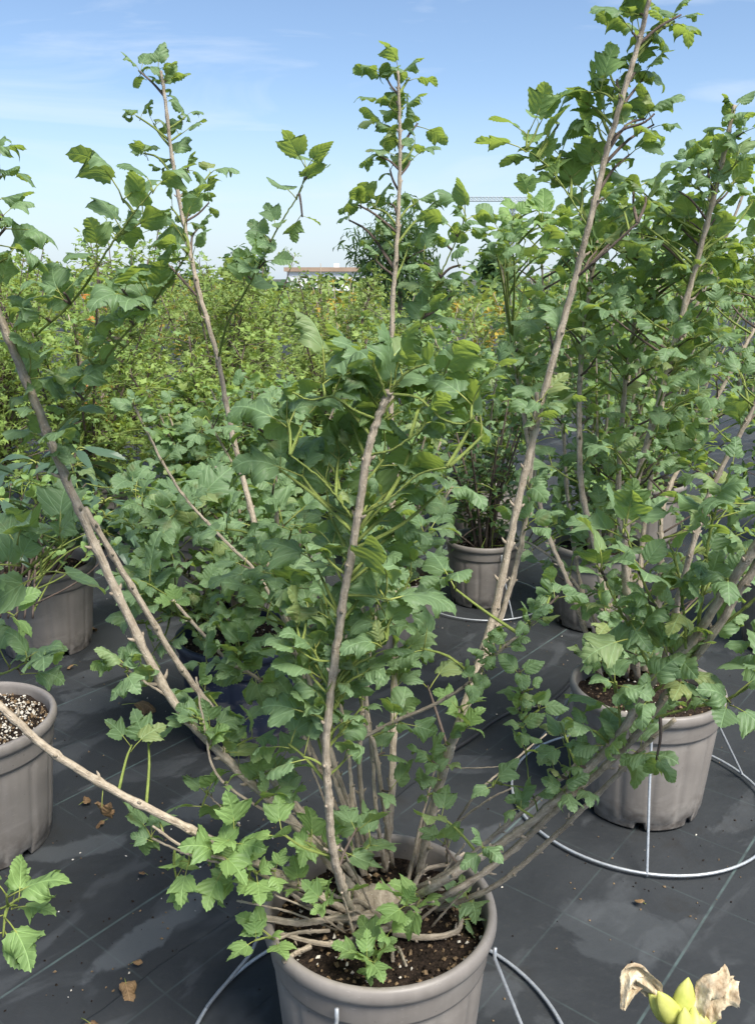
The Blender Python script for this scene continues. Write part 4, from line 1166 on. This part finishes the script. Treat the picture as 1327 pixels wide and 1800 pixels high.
vib_rows = [
    (0.98, 3.75, 1.55, .38, 8, 230, "first leafy shrub behind the right pot's shrub, left of its tallest stem"),
    (1.72, 3.45, 1.90, .42, 9, 300, "tall leafy shrub at the right edge behind the right pot"),
    (2.55, 4.70, 1.95, .45, 9, 260, "tall shrub farther back at the right edge, behind the edge shrub"),
    (1.55, 4.95, 1.75, .42, 8, 250, "leafy shrub in the third row right of the leaning stem"),
    (0.62, 5.10, 1.30, .42, 8, 230, "low leafy shrub in the third row behind the pot right of centre"),
    (1.10, 6.40, 1.55, .42, 8, 200, "shrub in the fourth row seen through the gap left of the right shrub"),
    (2.25, 6.50, 1.80, .45, 8, 200, "shrub in the fourth row at the far right"),
    (0.15, 6.30, 1.22, .42, 8, 200, "low shrub in the fourth row straight behind the central stem"),
    (0.05, 4.55, 1.02, .36, 7, 200, "low leafy shrub straight behind the half hidden pot"),
    (-0.42, 3.70, 1.06, .42, 9, 300, "low leafy shrub between the navy pot and the maple bushes"),
    (-0.80, 4.05, 1.05, .38, 8, 220, "low leafy shrub behind the thick left stem, in front of the maple bushes"),
    (3.30, 7.90, 1.90, .5, 8, 170, "farthest tall shrub at the right edge of the rows"),
    (1.70, 8.10, 1.75, .5, 8, 170, "shrub of the fifth row at right, below the white sky"),
]
for i, (x, y, h, sp, ns, nc, lb) in enumerate(vib_rows):
    back_shrub("viburnum_shrub", x, y, h, sp, ns, int(nc * 1.45), lb, 100 + i, mat2='leaf_young', group=GV, styles=('curl', 'arch', 'arch', 'flat'), max_leaf=300 if y < 5.5 else 150)
    if y < 5.5:
        pot((x, y), ["taupe pot under the first shrub behind the right pot", "taupe pot in shade at the right edge, second row", "taupe pot at the far right edge, third row", "taupe pot in the third row right of the leaning stem", "taupe pot in the third row behind the pot right of centre", "", "", "", "taupe pot behind the half hidden pot", "taupe pot between the navy pot and the maple bushes", "taupe pot behind the thick left stem, in front of the maple bushes"][i], seed=40 + i, n_crumb=60)
back_shrub("sparse_shrub", C_MID.x, C_MID.y, .95, .30, 12, 260, "small sparse dark shrub in the pot right of centre", 130, shape='ovate', mat='leaf_tree', size=(.03, .05), styles=('flat', 'arch'), z0=.26, barkm='bark_dark', ncl=(3, 4))
back_shrub("viburnum_shrub", C_SMALL.x, C_SMALL.y, .95, .28, 8, 130, "thin shrub in the half hidden pot behind the central stem", 131, group=GV, z0=.29)
maples = [
    (-0.85, 4.35, 1.30, .42, "nearest light green maple bush left of the left tall stem"),
    (-0.20, 5.35, 1.34, .42, "light green maple bush between the two tall left stems"),
    (-1.65, 4.95, 1.62, .45, "light green maple bush at left behind the green shoots"),
    (-2.45, 5.60, 1.66, .48, "light green maple bush at the left edge"),
    (-1.05, 6.10, 1.60, .48, "light green maple bush in the second maple row, below the left tall stem's top"),
    (-1.95, 6.90, 1.86, .5, "taller light green maple bush behind the orange patch"),
    (-0.35, 7.10, 1.52, .5, "light green maple bush in the third maple row, left of the central stem"),
    (-3.10, 7.30, 1.80, .5, "far light green maple bush at the left edge"),
    (-1.25, 8.20, 1.82, .52, "tallest light green maple bush with tips against the sky"),
]
for i, (x, y, h, sp, lb) in enumerate(maples):
    back_shrub("maple_bush", x, y, h, sp * 1.15, 10, 800, lb, 200 + i, shape='maple', mat=('leaf_maple', 'leaf_far', 'leaf_maple', 'leaf_maple', 'leaf_far')[i % 5], mat2=('leaf_far', 'leaf_maple', 'leaf_young')[i % 3], size=(.034, .054), styles=('flat', 'arch'), group="light green maple bushes", low=.0, ncl=(3, 4), barkm='bark_dark', max_leaf=300 if y < 5.5 else 200, lod=(1, 2))
    if y < 5.2:
        pot((x, y), ["taupe pot under the nearest maple bush", "", "taupe pot under the maple bush at left"][i], seed=60 + i, n_crumb=60)
oc = P(158, 525, 6.2)
back_shrub("orange_bush", oc.x, oc.y, 1.42, .16, 6, 90, "small bush with orange autumn leaves among the green at left", 230, shape='ovate', mat='leaf_orange', size=(.03, .05), styles=('flat', 'arch'), low=.1, ncl=(3, 4), lod=(1, 2))
oc = P(600, 508, 9.0)
back_shrub("golden_bush", oc.x, oc.y, 1.52, .3, 7, 120, "golden yellow bush in front of the white building", 231, shape='ovate', mat='leaf_gold', size=(.04, .07), styles=('flat', 'arch'), low=.2, ncl=(3, 4), lod=(1, 2))
oc = P(567, 470, 11.0)
back_shrub("sapling_tree", oc.x, oc.y, 1.95, .16, 3, 60, "slender sapling poking above the horizon left of the building", 232, shape='ovate', mat='leaf_far', size=(.05, .08), styles=('flat', 'arch'), low=.2, ncl=(3, 4), lod=(1, 2), cat="tree", z0=0.0)
far_spots = [(-4.6, 10.5, 1.5), (-3.2, 10.8, 1.6), (-2.0, 11.0, 1.5), (-0.6, 10.6, 1.35), (0.7, 10.4, 1.3), (2.0, 11.0, 1.4), (3.4, 10.7, 1.7), (-5.4, 14, 1.6), (-3.6, 14.5, 1.7), (-1.9, 14.2, 1.5), (0.2, 14.4, 1.32), (1.7, 14.6, 1.4), (3.3, 14.1, 1.6), (5.0, 14.4, 1.9)]
for i, (x, y, h) in enumerate(far_spots):
    back_shrub("distant_bush", x, y, h, .75, 7, 210, "distant green bush, %s from the left in the %s of the two far rows" % (("first", "second", "third", "fourth", "fifth", "sixth", "last")[i % 7], "nearer" if i < 7 else "farther"), 300 + i, shape='ovate', mat='leaf_far', mat2=('leaf_maple', 'leaf_tree', 'leaf_gold')[i % 3], size=(.08, .13), styles=('flat', 'arch'), z0=0.0, group="distant nursery bushes", lod=(2, 2), low=.05, max_leaf=0, ncl=(3, 4))

rdm = random.Random(91)
for hi, (hy, hh, mt) in enumerate(((19.0, 1.55, 'leaf_far'), (26.0, 1.7, 'leaf_maple'), (38.0, 1.85, 'leaf_far'), (60.0, 2.3, 'leaf_tree'))):
    g = Geo()
    wx = hy * .62 + 4
    for k in range(2600):
        x = rdm.uniform(-wx, wx)
        top = hh * (.80 + .14 * math.sin(x * 1.7 / (hy / 20) + hi) + .10 * math.sin(x * 4.1 / (hy / 20) + 2 * hi)) * (1.25 if x > wx * .35 else (1.12 if x < -wx * .3 else .74))
        p = Vector((x, hy + rdm.uniform(-1, 1), top * rdm.uniform(0, 1) ** .6))
        mt4 = frame(p, Vector((rdm.gauss(0, 1), rdm.gauss(0, 1), rdm.gauss(0, .6))), Vector((rdm.gauss(0, .5), rdm.gauss(0, .5), 1)), hy * .012 * rdm.uniform(.7, 1.4))
        V, T, U, Mi = leaf_variant('ovate', 'flat', 2, rdm.randrange(6))
        A = np.array(mt4)
        g.add(V @ A[:3, :3].T + A[:3, 3], T, U, 0, rdm.random())
    tag(link("distant_planting", g.mesh("distant_planting", M[mt])), "far-off mass of nursery planting below the horizon, row %s from the front" % ("one", "two", "three", "four")[hi], "planting", kind="stuff")

# ------------------------------------------------------------------ far trees, building, crane
def tree(name, c, h, r, zc, n, size, label, seed, mat='leaf_tree', shape='lance'):
    rd = random.Random(seed)
    root = empty(name, (c.x, c.y, 0), label, "tree")
    top = Vector((0, 0, zc + r * .3))
    V, T, U = tube_geo(catmull([Vector((0, 0, 0)), Vector((.03 * h, 0, zc * .5)), top], 5), [h * .02 * (1 - .06 * i) for i in range(11)], 8)
    tk = link("trunk", mesh_np("trunk", V, T, M['bark_dark'], U), root)
    g = Geo()
    for k in range(9):
        a = k * 2.4
        e = Vector((math.cos(a) * r * .7, math.sin(a) * r * .7, zc + r * rd.uniform(-.4, .6)))
        V, T, U = tube_geo(catmull([Vector((0, 0, zc - r * .5 + .05 * k * r)), e * .5 + Vector((0, 0, zc * .45)), e], 3), [h * .009 * (1 - .1 * i) for i in range(7)], 5)
        g.add(V, T, U)
    link("limb", g.mesh("limb", M['bark_dark']), tk)
    g = Geo()
    for k in range(n):
        d = Vector((rd.gauss(0, 1), rd.gauss(0, 1), rd.gauss(0, 1))).normalized()
        q = r * (rd.uniform(0, 1) ** .45) * (1 + .16 * math.sin(5 * d.x + seed) + .14 * math.sin(7 * d.z + 3 * d.y))
        p = Vector((d.x * q, d.y * q, zc + d.z * q * 1.08))
        mt = frame(p, Vector((rd.gauss(0, 1), rd.gauss(0, 1), rd.gauss(-.5, .7))), Vector((rd.gauss(0, .5), rd.gauss(0, .5), 1)), size * rd.uniform(.7, 1.3))
        V, T, U, Mi = leaf_variant(shape, 'flat', 2, rd.randrange(6))
        A = np.array(mt)
        g.add(V @ A[:3, :3].T + A[:3, 3], T, U, 0, rd.random())
    o = link("crown", g.mesh("crown", M[mat]), root)
    o["kind"] = "stuff"
    return root
c = P(695, 445, 16)
tree("willow_tree", c, 2.9, .80, c.z - .0, 2600, .16, "round fine-leaved tree behind the central tall stem", 1)
c = P(868, 470, 70)
tree("far_tree", c, 4.5, 1.5, c.z, 900, .6, "small dark tree on the horizon under the crane", 2, shape='ovate')
c = P(1010, 474, 85)
tree("far_tree", c, 5.5, 2.1, c.z, 900, .7, "tree on the horizon right of the crane mast", 3, shape='ovate')
c = P(430, 478, 80)
tree("far_tree", c, 4, 1.8, c.z, 900, .7, "tree on the horizon left of the white building", 4, shape='ovate')

b0 = P(505, 500, 120)
bw = empty("white_building", (b0.x, 120, 0), "low white flat-roofed building with brown fascia on the horizon", "building")
g = Geo(); box(g, 0, 14, 0, 14, 0, 2.42)
link("wall", g.mesh("wall", M['white_wall'], False), bw)
g = Geo(); box(g, -.35, 14.35, -.4, 14.4, 2.423, 2.95)
rf = link("roof", g.mesh("roof", M['brown_roof'], False), bw)
g = Geo(); box(g, 6.0, 6.7, 4, 4.7, 2.953, 3.5)
link("chimney", g.mesh("chimney", M['white_wall'], False), rf)
def lattice(g, a, b, wdt, n, r):
    """square lattice boom from a to b"""
    ax = (b - a).normalized()
    s = ax.orthogonal().normalized()
    if abs(ax.z) < .9: s = Vector((0, 0, 1))
    q = ax.cross(s).normalized()
    cs = [(s * i + q * j) * wdt * .5 for i, j in ((1, 1), (1, -1), (-1, -1), (-1, 1))]
    def bar(p0, p1):
        V, T, U = tube_geo([p0, p1], [r, r], 4)
        g.add(V, T, U)
    for c0 in cs:
        bar(a + c0, b + c0)
    for i in range(n):
        p0, p1 = a.lerp(b, i / n), a.lerp(b, (i + 1) / n)
        for k in range(4):
            bar(p0 + cs[k], p1 + cs[(k + 1) % 4])
            bar(p0 + cs[k], p0 + cs[(k + 1) % 4])
YC = 260.0
cb = P(897, 480, YC); ct = P(897, 354, YC); j0 = P(772, 356, YC); j1 = P(930, 356, YC)
crane = empty("tower_crane", (cb.x, YC, 0), "haze-paled tower crane with long jib far off above the horizon", "crane")
L0 = Vector((cb.x, YC, 0))
g = Geo(); lattice(g, Vector((0, 0, 0)), Vector((0, 0, ct.z)), 1.1, 22, .11)
link("mast", g.mesh("mast", M['crane'], False), crane)
g = Geo(); lattice(g, Vector((j0.x - cb.x, 0, ct.z + .6)), Vector((j1.x - cb.x, 0, ct.z + .6)), 1.1, 24, .10)
link("jib", g.mesh("jib", M['crane'], False), crane)
g = Geo(); box(g, j1.x - cb.x - 1.6, j1.x - cb.x, -.7, .7, ct.z - 1.6, ct.z + .02)
link("counterweight", g.mesh("counterweight", M['crane'], False), crane)
g = Geo(); box(g, -.9, .9, -1.9, -.6, ct.z - 1.9, ct.z - .1)
link("cab", g.mesh("cab", M['crane'], False), crane)

# ------------------------------------------------------------------ small things
hp = [PG(795, 1318, .016), PG(830, 1296, .016), PG(862, 1270, .016), PG(905, 1248, .016), PG(960, 1236, .016), PG(1010, 1190, .016), PG(1060, 1120, .016)]
V, T, U = tube_geo(catmull(hp, 8), [.008] * 49, 8)
tag(link("drip_hose", mesh_np("drip_hose", V, T, M['hose'], U)), "thin black irrigation hose lying on the mat behind the main pot", "hose")

dry = [
    (236, 1245, .085, 0, "large curled brown dead leaf on the mat between the two left stems", "vib", 'leaf_dry'),
    (173, 1112, .05, 1, "small tan dead leaf beside the left back pot", "round", 'leaf_dry'),
    (145, 1172, .035, 2, "small brown dead leaf on the mat left of the thick leaning stem", "round", 'leaf_dry'),
    (240, 1725, .05, 3, "dark brown dead leaf lying on the raised mat edge", "vib", 'leaf_dry'),
    (239, 1697, .022, 4, "tiny orange dead leaf just above the mat edge", "round", 'leaf_dry'),
    (1145, 1592, .028, 5, "small pale dead leaf on the mat in front of the right wire ring", "round", 'leaf_dry'),
    (200, 1442, .03, 6, "pale dead leaf on the mat below the low left branch", "round", 'leaf_dry'),
    (165, 1795, .05, 7, "brown dead leaf at the bottom edge of the photo", "vib", 'leaf_dry'),
    (150, 1418, .035, 8, "dark dead leaf on the mat under the low left branch", "vib", 'leaf_dry'),
    (268, 1540, .022, 9, "tiny brown dead leaf left of the bright regrowth", "round", 'leaf_dry'),
]
for x, y, s, k, lb, sh, mt in dry:
    p = PG(x, y, .012)
    o = link("dead_leaf", leaf_mesh(sh, 'curl', 0, k % 14, mt), None, frame(p + Vector((-s * .5, 0, s * .16)), Vector((math.cos(k * 1.7), math.sin(k * 1.7), 0.0)), Vector((.15 * math.sin(k), .2, 1)), s))
    tag(o, lb, "dead leaf", "dead leaves on the mat")
o = link("dead_leaf", leaf_mesh('vib', 'curl', 0, 4, 'leaf_dry'), None, frame(P(182, 1385, .975 * YS), Vector((-.1, .1, -1)), Vector((0, -1, .2)), .05))
tag(o, "withered leaf hanging from the low left branch", "dead leaf")

rg = np.random.default_rng(77)
pts = []
for _ in range(1300):
    x, y = rg.uniform(-2.4, 2.4), rg.uniform(.9, 5.0)
    pts.append((x, y, wob(x, y) + .002))
for cx, cy, s, n in ((-.42, 2.0, .10, 130), (-.62, 1.62, .12, 60), (-.30, 2.15, .10, 120), (.72, 2.0, .12, 50), (-1.0, 1.9, .15, 90)):
    for _ in range(n):
        x, y = rg.normal(cx, s), rg.normal(cy, s)
        pts.append((x, y, wob(x, y) + .002))
g = Geo()
crumbs(g, pts, .0010, .0038, rg, (0, 1, 1, 1, 1, 2, 2, 2, 2, 2))
tag(link("debris", g.mesh("debris", [M['perlite'], M['bits'], M['soil']], False)), "scattered crumbs of soil, bark and perlite on the weed mat", "debris", kind="stuff")

# spent flower head close to the camera, bottom right
fc = P(1192, 1778, .66)
fl = empty("spent_flower", (fc.x, fc.y, 0.0), "spent flower head with fat yellow-green bracts and two withered brown petals", "flower")
off = Vector((fc.x, fc.y, 0.0))
cr, cu, cf = Vector((1, 0, 0)), Vector((0, SP, CP)), Vector((0, CP, -SP))
px1 = (fc.y * CP - (fc.z - CAM_H) * SP) / FPX              # one photo pixel in metres at the flower
def fpt(px, py, d=0.0):
    return fc - off + cr * ((px - 1192) * px1) + cu * (-(py - 1778) * px1) + cf * d
V, T, U = tube_geo(catmull([Vector((.03, -.06, 0.0)), Vector((.02, -.03, .4)), fpt(1192, 1850, .01), fpt(1192, 1800, .005)], 6), [.006] * 19, 8)
link("stem", mesh_np("stem", V, T, M['shoot'], U), fl)
def bract(base, tip, w, bulge, seed):
    """fleshy boat-shaped bract from base to tip"""
    rd = random.Random(seed)
    ax = tip - base
    L = ax.length
    ax.normalize()
    vx = ax.cross(cf).normalized()
    vy = ax.cross(vx).normalized()
    n, s = 12, 12
    V, T, U = [], [], []
    for i in range(n + 1):
        t = i / n
        rr = max(0.0005, (min(1, (t + .12) * 2.6) ** .5) * (1 - t ** 3.4) * w * .5)
        ctr = base + ax * (L * t)
        for k in range(s):
            a = 2 * math.pi * k / s
            rib = 1 + .05 * math.cos(3 * a + seed) + .04 * math.cos(9 * a)
            V.append(tuple(ctr + vx * (rr * rib * math.cos(a)) + vy * (rr * bulge * rib * math.sin(a))))
            U.append((k / s, t))
    for i in range(n):
        for k in range(s):
            a, b = i * s + k, i * s + (k + 1) % s
            T += [(a, b, b + s), (a, b + s, a + s)]
    return mesh_np("bract", V, T, M['calyx'], U)
for k, (bx, by, bd, tx, ty, td, w, bu) in enumerate([
        (1192, 1800, .0, 1153, 1738, -.004, 34, .6), (1180, 1800, .004, 1143, 1752, .006, 26, .6), (1200, 1800, .004, 1212, 1722, .004, 38, .7),
        (1196, 1805, -.012, 1194, 1757, -.012, 25, .6), (1222, 1815, -.006, 1228, 1772, -.008, 36, .7), (1190, 1815, -.02, 1128, 1790, -.018, 34, .5),
        (1200, 1825, -.024, 1202, 1786, -.026, 36, .6), (1232, 1815, .004, 1262, 1778, .0, 24, .6), (1215, 1810, -.016, 1216, 1764, -.002, 26, .6)]):
    link("bract", bract(fpt(bx, by, bd), fpt(tx, ty, td), w * 1.2 * px1, bu, k), fl)
def crumple(pts, widths, seed, d0):
    """withered petal: a folded, creased strip"""
    rg2 = np.random.default_rng(seed)
    path = catmull([fpt(x, y, d) for x, y, d in pts], 7)
    n, m = len(path), 15
    V, T, U = [], [], []
    ph = rg2.uniform(0, 6, 6)
    for i, p in enumerate(path):
        t = i / (n - 1)
        w = np.interp(t, np.linspace(0, 1, len(widths)), widths) * px1
        ax = (path[min(i + 1, n - 1)] - path[max(i - 1, 0)]).normalized()
        sx = ax.cross(cf).normalized()
        for k in range(m):
            u = k / (m - 1) - .5
            zf = w * (.22 * math.sin(11 * u + ph[0] + 3 * t) + .12 * math.sin(23 * u + ph[1] - 7 * t) + .10 * math.sin(9 * t + ph[2]) + .35 * u * u)
            V.append(tuple(p + sx * (w * u * (1 + .15 * math.sin(13 * t + ph[3]) + rg2.uniform(-.05, .05))) + cf * (zf + rg2.normal(0, .0006)) + ax * (w * .10 * math.sin(17 * u + ph[4]))))
            U.append((u + .5, t))
    for i in range(n - 1):
        for k in range(m - 1):
            a = i * m + k
            T += [(a, a + 1, a + m + 1), (a, a + m + 1, a + m)]
    return mesh_np("withered_petal", V, T, M['dry_petal'], U)
link("withered_petal", crumple([(1168, 1765, .008), (1150, 1745, .006), (1128, 1722, .002), (1112, 1714, -.004), (1098, 1738, -.008), (1090, 1766, -.008)], (10, 34, 46, 44, 24, 9), 1, 0), fl)
link("withered_petal", crumple([(1236, 1790, -.004), (1240, 1765, -.008), (1252, 1742, -.008), (1270, 1724, -.006), (1284, 1712, -.002)], (22, 54, 60, 52, 36), 2, 0), fl)
